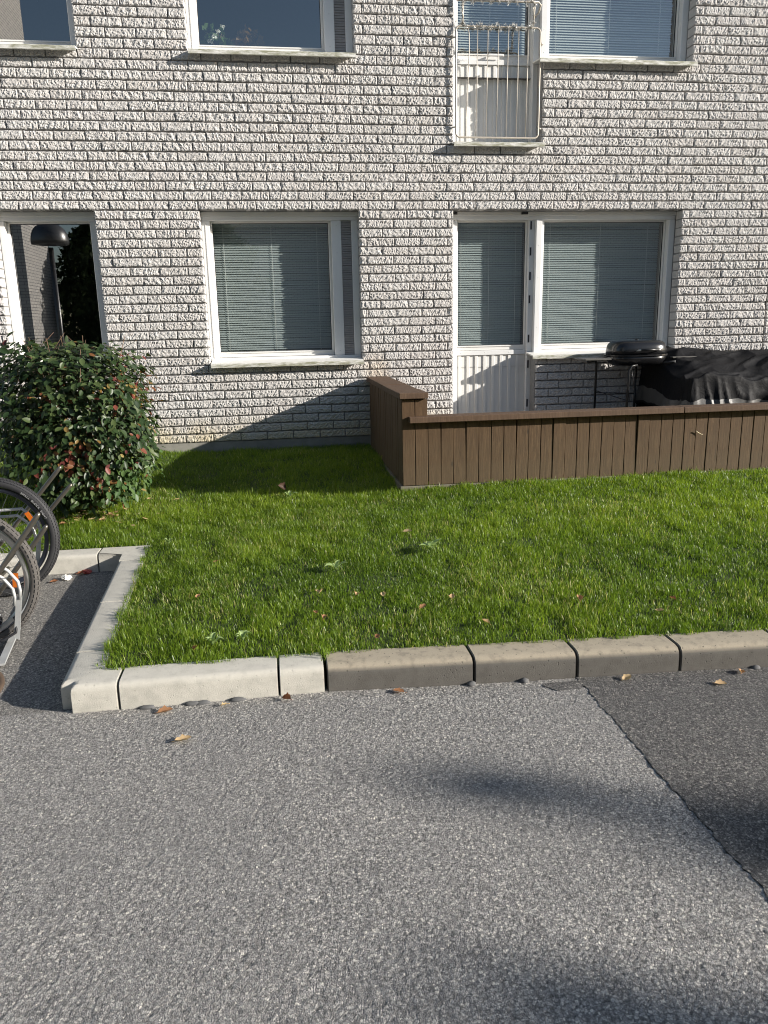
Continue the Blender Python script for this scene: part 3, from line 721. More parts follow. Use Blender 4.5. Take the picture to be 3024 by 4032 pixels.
tag(tn.build('tinsel_garland', M['tinsel']), 'silver tinsel garland wound round the upper balcony railing', 'garland')

# house plants behind the upper pane
def leaf_cloud(m, c, rad, n, size, mi=0, squash=.8):
    for _ in range(n):
        d = Vector((random.gauss(0, 1), random.gauss(0, 1), random.gauss(0, 1))).normalized() * (random.random() ** .4)
        p = Vector(c) + Vector((d.x * rad, d.y * rad * .7, d.z * rad * squash)); a = Vector((random.gauss(0, 1), random.gauss(0, 1), random.gauss(0, .6))).normalized() * size * random.uniform(.6, 1.2)
        b = a.cross(Vector((random.gauss(0, 1), random.gauss(0, 1), random.gauss(0, 1)))).normalized() * size * .5
        m.add([p, p + a * .5 + b, p + a, p + a * .5 - b], [(0, 1, 2), (0, 2, 3)], mi)
def houseplant(loc, label, leafm, flower):
    t = empty('house_plant', label, 'plant', loc, 'plants on the upper window sill')
    m = MB(); m.lathe([(.0, 0), (.05, 0), (.065, .10), (.06, .10), (.058, .085), (0, .085)], 16); m.build('pot', M['pot'], t)
    m = MB(); leaf_cloud(m, (0, 0, .17), .13, 90, .06); o = m.build('foliage', leafm, t); setattr_const(o.data, 'tint', .7)
    m = MB()
    for k in range(6): m.tube([(0, 0, .08), (random.uniform(-.08, .08), random.uniform(-.05, .05), .2)], .003, 5)
    m.build('stem', M['twig'], t)
    if flower:
        for q in ((-.05, -.09, .12), (.02, -.1, .2), (.07, -.09, .24), (-.01, -.1, .15)):
            m = MB(); leaf_cloud(m, q, .012, 14, .025); m.build('flower', M['petal'], t)
MB().box(-.66, .92, .36, .56, 3.845, 3.865).build('inner_sill', M['white'], bld)
houseplant((-.36, .44, 3.867), 'green potted plant with white flowers inside the upper window', M['leaf_pale'], True)
houseplant((-.08, .47, 3.867), 'reddish potted plant in the middle of the upper window', M['leaf_red'], False)

# ================================================================== FENCE ROUND THE PATIO
FY = -1.985; FX = .892
fence = empty('patio_fence', 'brown stained wooden plank fence round the patio with a taller box end', 'fence', (FX, FY, .30))
def fchild(mb, name, mat): return child_mesh(mb, name, mat, fence)
plank_cache = {}
def plank(x, z0, z1, rot=0, y=FY, wdt=.0905):
    key = (round(z1 - z0, 2), rot, wdt)
    if key not in plank_cache:
        m = MB(); m.box(-wdt / 2, wdt / 2, 0, .020, 0, z1 - z0, bev=.0025); plank_cache[key] = m.mesh('plank', M['plank'])
    o = link('plank', plank_cache[key], fence); o.location = (x, y, z0); o.location = Vector((x, y, z0)) - fence.location
    o.rotation_euler = (random.gauss(0, .004), random.gauss(0, .0025), rot); return o
# front
x = FX + .047; i = 0; PW = .0946
while x < 5.2:
    gap = .005 if i in (4, 9, 10) else 0
    o = plank(x, .338 - .006 * (x - .9), .800 if i > 1 else .965)
    o.location.y += random.uniform(-.003, .003)
    if i == 9: o.rotation_euler.y = .012
    x += PW; i += 1
fchild(MB().box(FX + .012, 5.2, FY + .022, FY + .040, .40, .47).box(FX + .18, 5.2, FY + .022, FY + .040, .68, .76), 'back_rail', M['plank'])
# capping board with overhang
for (a, b) in ((FX + .045, 3.02), (3.023, 5.22)):
    o = fchild(MB().box(a, b, FY - .066, FY + .085, .801, .844, bev=.004), 'cap_board', M['cap'])
fchild(MB().box(FX - .02, 5.2, FY - .012, FY + .03, .20, .334, bev=.004), 'base_board', M['greywood'])
# inner face of the front fence
fchild(MB().box(FX + .19, 5.2, FY + .041, FY + .060, .35, .80), 'inner_boards', M['plank'])
# box end: left face planks, inner face planks, front face
y = FY + .055
while y < -.04:
    plank(FX, .335 + .01 * (y + 2) / 2, .967, math.radians(-90), y); y += PW
y = FY + .13
while y < -.04:
    plank(FX + .185, .335, .967, math.radians(90), y); y += PW
fchild(MB().box(FX - .012, FX + .03, FY + .03, -.0, .22, .333, bev=.004), 'base_board', M['greywood'])
for (a, b) in ((FY - .035, -1.66), (-1.657, -1.12), (-1.117, -.62), (-.617, -.03)):
    dz = random.uniform(-.0015, .0015)
    fchild(MB().box(FX - .022 + random.uniform(-.002, .002), FX + .158 + .03, a, b, .970 + dz, 1.012 + dz, bev=.004), 'cap_board', M['cap'])
tw = MB(); tw.tube([(3.155, FY - .016, .655), (3.17, FY - .013, .645), (3.2, FY - .016, .628), (3.212, FY - .02, .630)], [.0035, .004, .003, .002], 6)
tag(tw.build('dry_twig', M['straw']), 'pale dry twig stuck to the front of the brown fence', 'twig')
tag(MB().box(1.0, 5.4, FY + .07, -.0, .25, .36).build('patio_floor', M['deck']), kind='structure')

# ================================================================== BARBECUE AND COVERED PILE
BY = -.33
bq = empty('barbecue', 'black lidded barbecue on tube legs with two side shelves', 'barbecue', (3.38, BY, .36))
def bchild(mb, name, mat): return child_mesh(mb, name, mat, bq)
def rounded_shell(x0, x1, y0, y1, levels, n=28, p=3.2):
    vs = []; cx, cy = (x0 + x1) / 2, (y0 + y1) / 2; a, b = (x1 - x0) / 2, (y1 - y0) / 2
    for (z, s_) in levels:
        for k in range(n):
            q = 2 * math.pi * k / n; c, d = math.cos(q), math.sin(q)
            ax = max(.001, a - (1 - s_) * .17); by = max(.001, b - (1 - s_) * .17)
            vs.append((cx + ax * math.copysign(abs(c) ** (2 / p), c), cy + by * math.copysign(abs(d) ** (2 / p), d), z))
    fs = [(i * n + k, i * n + (k + 1) % n, (i + 1) * n + (k + 1) % n, (i + 1) * n + k) for i in range(len(levels) - 1) for k in range(n)]
    fs += [tuple(range(n))[::-1], tuple((len(levels) - 1) * n + k for k in range(n))]
    return vs, fs
bx0, bx1, by0, by1 = 3.175, 3.72, BY - .19, BY + .19
v, f = rounded_shell(bx0, bx1, by0, by1, [(1.172, 1), (1.21, .99), (1.245, .96), (1.272, .89), (1.288, .78), (1.297, .64), (1.300, .4)])
bchild(MB().add(v, f, 0, True), 'lid', M['enamel'])
v, f = rounded_shell(bx0, bx1, by0, by1, [(1.062, .45), (1.07, .65), (1.09, .85), (1.12, .95), (1.16, 1.0)])
bchild(MB().add(v, f, 0, True), 'bowl', M['enamel'])
v, f = rounded_shell(bx0 - .012, bx1 + .012, by0 - .012, by1 + .012, [(1.157, 1), (1.171, 1)])
bchild(MB().add(v, f), 'rim', M['enamel'])
hx = 3.47
bchild(MB().tube([(hx - .1, by0 + .01, 1.205), (hx - .1, by0 - .05, 1.215), (hx + .1, by0 - .05, 1.215), (hx + .1, by0 + .01, 1.205)], .008, 8), 'lid_handle', M['galv'])
bchild(MB().tube([(hx - .09, by0 - .05, 1.215), (hx + .09, by0 - .05, 1.215)], .012, 10), 'grip', M['black_metal'])
bchild(MB().lathe([(.0, 0), (.018, 0), (.018, .008), (.006, .012), (0, .014)], 12, (3.45, BY, 1.299)), 'air_vent', M['black_metal'])
for (x0, x1) in ((2.88, 3.14), (3.75, 4.02)):
    bchild(MB().box(x0, x1, BY - .15, BY + .14, 1.127, 1.143, bev=.004), 'side_shelf', M['shelf'])
legs = [[(3.385, BY - .17, 1.075), (3.325, BY - .19, 1.07), (3.300, BY - .19, 1.03), (3.290, BY - .19, .37)], [(2.915, BY - .13, 1.118), (3.115, BY + .16, 1.112), (3.130, BY + .17, 1.08), (3.130, BY + .17, .37)],
        [(3.655, BY - .17, 1.09), (3.755, BY - .19, 1.10), (3.730, BY - .19, 1.05), (3.725, BY - .19, .37)], [(3.545, BY + .17, 1.07), (3.543, BY + .17, .37)]]
for L in legs: bchild(MB().tube(L, .011, 8), 'leg', M['black_metal'])
bchild(MB().tube([(3.29, BY - .19, .62), (3.725, BY - .19, .62)], .006, 6).tube([(3.13, BY + .17, .80), (3.545, BY + .17, .78)], .005, 6).tube([(3.29, BY - .19, .75), (3.13, BY + .17, .82)], .004, 6).tube([(3.33, BY - .17, 1.05), (3.38, BY - .15, .86)], .004, 6), 'brace', M['black_metal'])
bchild(MB().box(3.115, 3.735, BY - .18, BY + .18, .60, .612), 'bottom_shelf', M['black_metal'])
for y in (BY + .20, BY - .15):
    bchild(MB().lathe([(.0, -.012), (.075, -.012), (.085, -.008), (.085, .008), (.075, .012), (0, .012)], 20, (3.155, y, .445), 'y'), 'wheel', M['black_metal'])

# tarpaulin over stacked furniture
nu, nv = 170, 120
U, Vv = np.meshgrid(np.linspace(0, 1, nu), np.linspace(0, 1, nv), indexing='ij')
x0, x1, y0, y1 = 3.66, 5.35, -1.02, -.07
px_ = (U - .5) * 2; py_ = (Vv - .5) * 2          # wrap a sheet over a lumpy box: beyond |.72| it falls
rx, ry = np.abs(px_), np.abs(py_)
drop = np.clip((np.maximum(rx / .80, ry / .74) - 1) / .30, 0, 1)
drop = drop ** .85
sx = np.sign(px_) * np.minimum(rx / .80, 1 + .05 * drop); sy = np.sign(py_) * np.minimum(ry / .74, 1 + .06 * drop)
TX = (x0 + x1) / 2 + sx * (x1 - x0) / 2; TY = (y0 + y1) / 2 + sy * (y1 - y0) / 2
top = .985 + .165 * np.clip((TY + .95) / .55, 0, 1) + .025 * np.sin(TX * 5.1 + 1) + .03 * np.sin(TX * 2.3 + TY * 6) - .06 * np.clip((3.86 - TX) / .2, 0, 1)
def ridge(a, b, sd): return 1 - np.abs(2 * vnoise(a + 40, b + 40, sd) - 1)
fold = .8 * ridge((TX + .7 * TY) * 2.2, (TY - .45 * TX) * 9, 71) ** 2 + .4 * ridge((TX * .6 - TY) * 9, (TX + TY) * 3, 72) ** 2 - .5
bot = .60
TZ = top + .045 * fold * (1 - .6 * drop) - drop * (top - bot)
wave = .055 * ridge(TX * 5.5 + .25 * TZ, TZ * 1.6 + 1, 73) ** 2 + .03 * ridge(TX * 11 + 2 * TZ, TZ * 3, 74) ** 3 - .03
TY = TY + np.where(ry / .74 > rx / .80, np.sign(py_) * wave * np.minimum(drop * 1.5, 1), 0); TX = TX + np.where(ry / .74 <= rx / .80, np.sign(px_) * (.06 * ridge(TY * 6, TZ * 2, 75) - .03) * drop, 0)
i = np.arange(nu * nv).reshape(nu, nv); F = np.stack([i[:-1, :-1], i[1:, :-1], i[1:, 1:], i[:-1, 1:]], -1).reshape(-1, 4)
dm = drop.ravel()[F].mean(1); TZf = TZ.ravel()[F].mean(1); mi = ((dm > .56) & (dm < .80)).astype(int)
tp = empty('tarpaulin_cover', 'black plastic tarpaulin with a grey hem draped over a pile on the patio', 'tarpaulin', (4.5, -.55, .36))
P3 = np.stack([TX, TY, TZ], -1).reshape(-1, 3) - np.array([4.5, -.55, .36])
for nm, sel, mt in (('sheet', mi == 0, M['tarp']), ('hem', mi == 1, M['tarp_edge'])):
    me = npmesh(nm, P3, F[sel], mt); link(nm, me, tp)
pile = MB(); pile.box(3.80, 5.2, -.92, -.2, .36, .93); tag(pile.build('furniture_stack', M['greywood']), 'stacked garden furniture hidden under the black tarpaulin', 'furniture')

# ================================================================== KERB
kerb = empty('kerb', 'concrete kerb of pale new and dark old stones round the lawn edge', 'kerb', (0, 0, 0))
def kerb_stone(poly, face_edges, mat, h=.115, ch=.032, chz=None, r=.003, jag=0):
    """poly: top view corners, counter clockwise; face_edges: indices of edges (i,i+1) whose top arris is rounded"""
    bm = bmesh.new(); n = len(poly)
    lo = [bm.verts.new((x, y, -.12)) for x, y in poly]; hi = [bm.verts.new((x, y, h)) for x, y in poly]
    bm.faces.new(lo[::-1]); bm.faces.new(hi)
    for k in range(n): bm.faces.new((lo[k], lo[(k + 1) % n], hi[(k + 1) % n], hi[k]))
    bm.edges.ensure_lookup_table()
    big = [bm.edges.get((hi[k], hi[(k + 1) % n])) for k in face_edges]
    vert = [bm.edges.get((lo[k], hi[k])) for k in range(n) if k in face_edges and (k - 1) % n in face_edges and (poly_turn(poly, k) > 0)]
    if vert: bmesh.ops.bevel(bm, geom=vert, offset=.045, segments=4, affect='EDGES'); 
    big = [e for e in bm.edges if all(abs(v.co.z - h) < 1e-5 for v in e.verts) and any(on_edges(v.co, poly, face_edges, e) for v in e.verts) and is_face(e, poly, face_edges)]
    bmesh.ops.bevel(bm, geom=big, offset=ch, segments=3, profile=.55, affect='EDGES')
    sharp = [e for e in bm.edges if len(e.link_faces) == 2 and e.calc_face_angle(0) > .9]
    bmesh.ops.bevel(bm, geom=sharp, offset=r, segments=2, affect='EDGES')
    bmesh.ops.triangulate(bm, faces=[f for f in bm.faces if len(f.verts) > 4])
    me = bpy.data.meshes.new('kerb_stone'); bm.to_mesh(me); bm.free(); me.materials.append(mat)
    me.polygons.foreach_set('use_smooth', [True] * len(me.polygons)); me.set_sharp_from_angle(angle=math.radians(38))
    return link('kerb_stone', me, kerb)
def poly_turn(p, k):
    a, b, c = p[k - 1], p[k], p[(k + 1) % len(p)]; return (b[0] - a[0]) * (c[1] - b[1]) - (b[1] - a[1]) * (c[0] - b[0])
def on_edges(co, poly, fe, e): return True
def is_face(e, poly, fe):
    mid = (e.verts[0].co + e.verts[1].co) / 2
    for k in fe:
        a = Vector(poly[k]); b = Vector(poly[(k + 1) % len(poly)]); d = (b - a); L = d.length; d /= L; q = Vector((mid.x, mid.y)) - a
        t_ = q.dot(d); dist = abs(q.x * d.y - q.y * d.x)
        if -.001 < t_ < L + .001 and dist < .035: return True
    return False
KW = .155
def front(xa, xb, mat, **kw):
    ya, yb = float(kerb_y(np.float64(xa))), float(kerb_y(np.float64(xb)))
    return kerb_stone([(xa, ya), (xb, yb), (xb, yb + KW), (xa, ya + KW)], [0], mat, **kw)
# corner piece: L shaped
cx, cy = float(side_x(-4.478)), -4.478
kerb_stone([(cx, cy), (-.692, cy + .001), (-.692, cy + KW), (cx + KW, cy + KW), (float(side_x(-4.13)) + KW, -4.13), (float(side_x(-4.13)), -4.13)], [0, 5], M['kerb_new'], ch=.03)
front(-.684, -.053, M['kerb_new'], ch=.03); front(-.045, .138, M['kerb_new'], ch=.03)
for xa, xb in ((.152, .763), (.772, 1.206), (1.215, 1.659), (1.667, 2.12), (2.128, 2.58), (2.588, 3.4), (3.41, 4.4)): front(xa, xb, M['kerb_old'], ch=.042, r=.004)
def side(ya, yb):
    xa, xb = float(side_x(ya)), float(side_x(yb))
    kerb_stone([(xa, ya), (xa + KW, ya), (xb + KW, yb), (xb, yb)], [3], M['kerb_new'], ch=.022)
side(-4.124, -3.486); side(-3.480, -2.74)
# back corner and back kerb of the bike bay
xb = float(side_x(-2.58))
kerb_stone([(-1.165, -2.562), (xb, -2.562), (float(side_x(-2.734)), -2.734), (float(side_x(-2.734)) + KW, -2.734), (xb + KW - .005, -2.41), (-1.165, -2.41)], [0], M['kerb_new'], ch=.03)
kerb_stone([(-1.80, -2.555), (-1.173, -2.562), (-1.173, -2.412), (-1.80, -2.405)], [0], M['kerb_new'], ch=.03)
kerb_stone([(-2.6, -2.55), (-1.808, -2.555), (-1.808, -2.405), (-2.6, -2.40)], [0], M['kerb_new'], ch=.03)

# ================================================================== BUSH
bush = empty('bush', 'trimmed boxy leafy bush with green and red autumn leaves', 'bush', (-1.435, -1.60, .2))
m = MB(); rb = random.Random(3)
for k in range(52):
    a = rb.uniform(0, 6.28); r0 = rb.uniform(.02, .12); e = (rb.uniform(-.52, .42), rb.uniform(-.42, .42), rb.uniform(.65, 1.17) if k < 38 else rb.uniform(1.15, 1.27))
    s_ = (r0 * math.cos(a), r0 * math.sin(a), -.02)
    mid = (s_[0] * .4 + e[0] * .45, s_[1] * .4 + e[1] * .45, e[2] * .5)
    m.tube([s_, mid, e], [.008, .005, .002], 5)
    for q in range(3):
        t_ = rb.uniform(.4, .9); b0 = Vector(mid).lerp(Vector(e), t_); m.tube([b0, b0 + Vector((rb.uniform(-.15, .15), rb.uniform(-.15, .15), rb.uniform(.02, .16)))], [.003, .0012], 4)
m.build('branch', M['twig'], bush)
def bleaf(seed):
    r = random.Random(seed); L = .054; W_ = .0152; cup = r.uniform(.003, .008); bend = r.uniform(-.25, .25)
    prof = [(0, .0), (.25, .85), (.5, 1), (.75, .7), (1, 0)]
    vs = []
    for (t_, w_) in prof: vs += [(t_ * L, -w_ * W_, cup * w_ + bend * .02 * t_ * t_), (t_ * L, 0, bend * .02 * t_ * t_), (t_ * L, w_ * W_, cup * w_ + bend * .02 * t_ * t_)]
    fs = []
    for i in range(4): fs += [(i * 3, i * 3 + 3, i * 3 + 4, i * 3 + 1), (i * 3 + 1, i * 3 + 4, i * 3 + 5, i * 3 + 2)]
    return np.array(vs), np.array(fs)
LV = [bleaf(i) for i in range(5)]
def rotm(n, heading):
    """frames: leaf x axis = along heading, z axis ~ n"""
    n = n / np.linalg.norm(n, axis=1)[:, None]; h = heading - (heading * n).sum(1)[:, None] * n; h /= np.linalg.norm(h, axis=1)[:, None] + 1e-9
    return np.stack([h, np.cross(n, h), n], -1)
r = np.random.default_rng(44); N = 11500
q = r.normal(size=(N * 2, 3)); q /= (np.abs(q) ** 5.5).sum(1)[:, None] ** (1 / 5.5)       # super-ellipsoid: boxy clip
rad = 1 - np.abs(r.normal(0, .24, N * 2)) + .05 * r.normal(size=N * 2)
hx_ = np.where(q[:, 2] < 0, .51 - .06 * (-q[:, 2]) ** 2, .49)
Pq = np.stack([q[:, 0] * np.abs(rad) * hx_, q[:, 1] * rad * .50, .63 + q[:, 2] * rad * .545], -1)
lump = .6 * vnoise(Pq[:, 0] * 4 + 20, Pq[:, 2] * 4 + Pq[:, 1] * 3 + 20, 88) + .4 * vnoise(Pq[:, 0] * 11 + 20, Pq[:, 2] * 11 + Pq[:, 1] * 8 + 20, 89)
Pq[:, :2] *= (1 + .34 * (lump - .5))[:, None]; Pq[:, 2] += .16 * (lump - .5) * (q[:, 2] > .5)
keep = (Pq[:, 2] > .02) & ~((Pq[:, 0] < -.30) & (Pq[:, 2] < .30 - .9 * (Pq[:, 0] + .30) * .6)) & (r.random(N * 2) < .6 + .75 * lump)
Pq = Pq[keep][:N]; qn = q[keep][:N]; N = len(Pq)
nrm = qn * np.array([1, 1, .8]) + np.array([.1, -.15, .75]) + r.normal(0, .5, (N, 3)); hd = qn * .7 + np.array([0, 0, -.5]) + r.normal(0, .65, (N, 3))
RM = rotm(nrm, hd); sc = r.uniform(.6, 1.25, N)
# colour zones: autumn colour gathers to the right and in the middle of the near side
zone = np.exp(-(((Pq[:, 0] - .13) / .22) ** 2 + ((Pq[:, 2] - .42) / .27) ** 2)) * .40 + np.exp(-(((Pq[:, 0] - .42) / .12) ** 2 + ((Pq[:, 2] - .83) / .2) ** 2)) * .45 + np.exp(-(((Pq[:, 0] - .15) / .3) ** 2 + ((Pq[:, 2] - .75) / .2) ** 2)) * .15 + .02
zone = zone * 1.5 * np.clip((vnoise(Pq[:, 0] * 9 + 30, Pq[:, 2] * 9 + Pq[:, 1] * 9 + 30, 91) - .32) * 2.6, .05, 1.5)
pale = np.exp(-(((Pq[:, 0] - .38) / .22) ** 2 + ((Pq[:, 2] - .22) / .22) ** 2)) * .85
rr = r.random(N); kind = np.where(rr < zone, 2, np.where(r.random(N) < pale, 1, 0))
tintv = r.random(N)
toCam = -Pq[:, 1] + .5 * Pq[:, 2]; front_i = np.argsort(-(toCam + .3 * sc))[:700]; chosen = set(r.permutation(front_i)[:240].tolist())
mats3 = [M['leaf_green'], M['leaf_pale'], M['leaf_red']]
Vs, Fs, As, Ms = [], [], [], []; off = 0
for i in range(N):
    if i in chosen: continue
    v, f = LV[i % 5]; Vs.append((v * sc[i]) @ RM[i].T + Pq[i]); Fs.append(f + off); off += len(v); As.append(np.full(len(v), tintv[i])); Ms.append(np.full(len(f), kind[i]))
fo = link('foliage', npmesh('foliage', np.concatenate(Vs), np.concatenate(Fs), mats3, dict(tint=np.concatenate(As)), mi=np.concatenate(Ms)), bush); fo['kind'] = 'stuff'
lc = {}
for i in sorted(chosen):
    k = (i % 5, int(kind[i]), int(tintv[i] * 3))
    if k not in lc:
        v, f = LV[k[0]]; lc[k] = npmesh('leaf', v, f, mats3[k[1]], dict(tint=np.full(len(v), (k[2] + .5) / 3)))
    o = link('leaf', lc[k], bush); M4 = Matrix([list(RM[i][a]) for a in range(3)]).to_4x4(); o.matrix_local = Matrix.Translation(Pq[i]) @ M4 @ Matrix.Scale(sc[i] * 1.05, 4)

# ================================================================== FALLEN LEAVES, WEEDS, LITTER
def fallen_mesh(seed, L=.075, mat='leaf_dry', tint=.5):
    r = random.Random(seed); nU, nV = 7, 4; vs = []; fs = []
    curl = r.uniform(.5, 1.3); bend = r.uniform(.3, 1.2)
    for i in range(nU):
        t_ = i / (nU - 1); w_ = (math.sin(math.pi * min(1, t_ * 1.02 + .02)) ** .7) * (1 + .18 * ((i % 2) * 2 - 1)) * .34 * L
        for j in range(nV):
            s_ = j / (nV - 1) * 2 - 1; vs.append((t_ * L - L / 2, s_ * w_, .003 + abs(s_) ** 1.6 * w_ * curl * .8 + bend * .10 * L * (2 * t_ - 1) ** 2 + r.uniform(-.002, .002)))
    for i in range(nU - 1):
        for j in range(nV - 1): fs.append((i * nV + j, (i + 1) * nV + j, (i + 1) * nV + j + 1, i * nV + j + 1))
    m = MB(); m.add(vs, fs, 0, True); m.tube([(-L / 2, 0, .006), (-L * .75, .004, .004)], .0012, 4)
    me = m.mesh('fallen_leaf', M[mat]); setattr_const(me, 'tint', tint); return me
FL = []
def fallen(x, y, label, size=.07, tint=.5, mat='leaf_dry', z=None, rot=None, tilt=.25):
    z_ = (float(lawn_h(x, y)) + .03 if z is None else z)
    size *= .8
    o = link('fallen_leaf', fallen_mesh(len(FL) * 3 + 1, size, mat, tint), None, (x, y, z_), (random.uniform(-tilt, tilt), random.uniform(-tilt, tilt), random.uniform(0, 6.28) if rot is None else rot))
    tag(o, label, 'leaf', 'fallen autumn leaves'); FL.append(o)
# on the road
fallen(-.405, -4.777, 'curled tan leaf lying alone on the open asphalt', .075, .85, z=.004, rot=.25, tilt=.1)
fallen(.439, -4.54, 'orange brown leaf on the asphalt against the first dark kerb stone', .06, .25, z=.004, tilt=.1)
fallen(-.50, -4.54, 'orange leaf on the asphalt against the long pale kerb stone', .075, .3, z=.004, rot=.2, tilt=.1)
fallen(-.27, -4.535, 'small yellow leaf at the foot of the long pale kerb stone', .04, .95, z=.006)
fallen(1.41, -4.60, 'tan leaf by the kerb where the dark asphalt begins', .06, .9, z=.006, rot=.3)
fallen(1.765, -4.72, 'tan leaf lying furthest from the kerb on the dark asphalt', .06, .8, z=.006, rot=-.2)
fallen(1.91, -4.635, 'orange leaf on the dark asphalt at the foot of the kerb near the right edge', .05, .5, z=.006)
fallen(-.02, -4.525, 'crumpled red brown leaf under the short pale kerb stone', .06, .05, z=.006)
fallen(-1.392, -2.742, 'red brown leaf beside the white paper in the bike bay', .065, .15, z=.004, rot=.1)
fallen(-1.26, -2.60, 'dark red leaf in the shadow of the bay corner', .08, .02, z=.005, rot=.2)
# on the lawn
for a in [(.748, -3.004, 'pale curled leaf standing in the grass in the middle of the lawn', .07, .95), (.168, -3.775, 'large tan leaf pair in the grass above the short pale kerb stone', .075, .8), (.346, -3.842, 'narrow tan leaf upright in the grass right of the large tan leaf', .05, .6),
          (.475, -3.873, 'yellow leaf in the grass above the first dark kerb stone', .05, .95), (.808, -3.931, 'pinkish tan leaf in the grass above the second dark kerb stone', .055, .7), (.172, -4.06, 'brown leaf in the grass near the gap of pale and dark kerb', .05, .3), (.645, -4.018, 'reddish brown leaf low in the grass above the first dark kerb stone', .055, .3),
          (1.41, -4.06, 'rust orange leaf in the grass above the third dark kerb stone', .06, .35), (1.735, -4.24, 'pale pink leaf in the grass close to the right kerb', .055, .85), (1.861, -4.12, 'brown leaf half sunk in the grass near the right edge', .05, .2), (.897, -4.22, 'tan leaf at the grass edge above the second dark kerb stone', .055, .75),
          (-.401, -4.25, 'red leaf in the grass above the long pale kerb stone', .045, .1), (.392, -4.27, 'orange red leaf at the grass edge by the first dark kerb stone', .045, .2), (-1.509, -2.011, 'orange leaf in the grass behind the bicycle wheel', .055, .4), (-.781, -1.566, 'light tan leaf in the grass right of the bush', .055, .9),
          (-.995, -1.51, 'small tan leaf in the grass near the bush corner', .045, .8), (.134, -4.005, 'small brown leaf in the grass left of the kerb gap', .045, .25), (-.441, -3.671, 'small orange leaf in the grass over the side kerb', .045, .5), (-.391, -3.12, 'dull brown leaf in the left lawn', .04, .3),
          (-1.445, -1.90, 'tan leaf in the litter under the bush', .07, .9), (-1.33, -1.93, 'largest pale leaf in the litter under the bush', .085, 1.), (-1.22, -1.85, 'orange leaf in the litter under the bush', .06, .6), (-1.12, -1.75, 'yellowish leaf at the right end of the litter under the bush', .07, .95), (-1.53, -1.9, 'brown leaf at the left end of the litter under the bush', .06, .5)]:
    fallen(a[0], a[1], a[2], a[3], a[4])
lt = MB(); rl_ = random.Random(9)
for k in range(60):
    x = rl_.gauss(-1.28, .17); y = rl_.gauss(-1.86, .07); z = float(lawn_h(x, y)) + rl_.uniform(.01, .04); a = rl_.uniform(0, 6.28); L = rl_.uniform(.015, .03)
    d = Vector((math.cos(a), math.sin(a), rl_.uniform(-.3, .3))) * L; s_ = Vector((-math.sin(a), math.cos(a), rl_.uniform(-.4, .4))) * L * .5; p = Vector((x, y, z))
    lt.add([p - d, p - s_, p + d, p + s_], [(0, 1, 2), (0, 2, 3)])
o = lt.build('leaf_litter', M['leaf_dry']); setattr_const(o.data, 'tint', .85); tag(o, 'scattered pale leaf litter under the front of the bush', 'leaf litter', kind='stuff')
o = link('fallen_leaf', fallen_mesh(77, .085, 'leaf_brown'), None, (.009, -1.62, float(lawn_h(.009, -1.62)) + .075), (1.2, .4, .7)); tag(o, 'nearly black leaf sticking up in the grass by the fence shadow', 'leaf', 'fallen autumn leaves')

def weed(x, y, label, n, L, seed):
    L *= .72
    r = random.Random(seed); t = empty('weed', label, 'weed', (x, y, float(lawn_h(x, y)) + .022), 'broad leaved weeds in the lawn')
    for k in range(n):
        a = k / n * 6.28 + r.uniform(-.3, .3); l = L * r.uniform(.7, 1.1); wd = l * .2; m = MB(); vs = []
        for i in range(6):
            t_ = i / 5; w_ = wd * math.sin(math.pi * (.12 + .86 * t_)) * (1 + (.25 if i % 2 else -.1)); h = .03 * math.sin(t_ * 2.4)
            vs += [(t_ * l, -w_, h + .006), (t_ * l, 0, h), (t_ * l, w_, h + .006)]
        fs = [q for i in range(5) for q in ((i * 3, i * 3 + 3, i * 3 + 4, i * 3 + 1), (i * 3 + 1, i * 3 + 4, i * 3 + 5, i * 3 + 2))]
        m.add(vs, fs, 0, True); o = m.build('leaf', M['weed'], t); o.rotation_euler = (0, r.uniform(-.5, .1), a); setattr_const(o.data, 'tint', r.uniform(.5, 1))
weed(.06, -1.74, 'small pale weed beside the black leaf near the fence', 5, .10, 1)
weed(.828, -3.304, 'large dandelion rosette in the middle of the lawn', 8, .12, 2)
weed(.275, -3.485, 'flat broad weed in the lawn left of the dandelion rosette', 7, .11, 3)
weed(-.728, -2.55, 'pale weed at the lawn corner behind the bike bay', 5, .07, 4)
weed(-.33, -4.22, 'pale weed at the grass edge over the long pale kerb stone', 6, .07, 5)
weed(-.2, -4.2, 'spiky weed at the grass edge left of the short pale kerb stone', 6, .06, 6)
# grass tuft growing in the kerb gap
tf = MB(); r = random.Random(5)
for k in range(26):
    x = .145 + r.gauss(0, .012); y = -4.36 + r.gauss(0, .02); a = r.uniform(0, 6.28); l = r.uniform(.04, .11); d = Vector((math.cos(a) * .5, math.sin(a) * .5 - .25, 0)) * l
    p = Vector((x, y, .10)); s_ = Vector((-math.sin(a), math.cos(a), 0)) * .0016; tf.add([p - s_, p + s_, p + d * .5 + Vector((0, 0, l * .75)) + s_, p + d * .5 + Vector((0, 0, l * .75)) - s_, p + d * 1.3 + Vector((0, 0, l * .9))], [(0, 1, 2, 3), (3, 2, 4)])
o = tf.build('grass_tuft', M['grass']); setattr_const(o.data, 'tint', .4); tag(o, 'grass tuft in the gap between pale and dark kerb stones', 'grass')

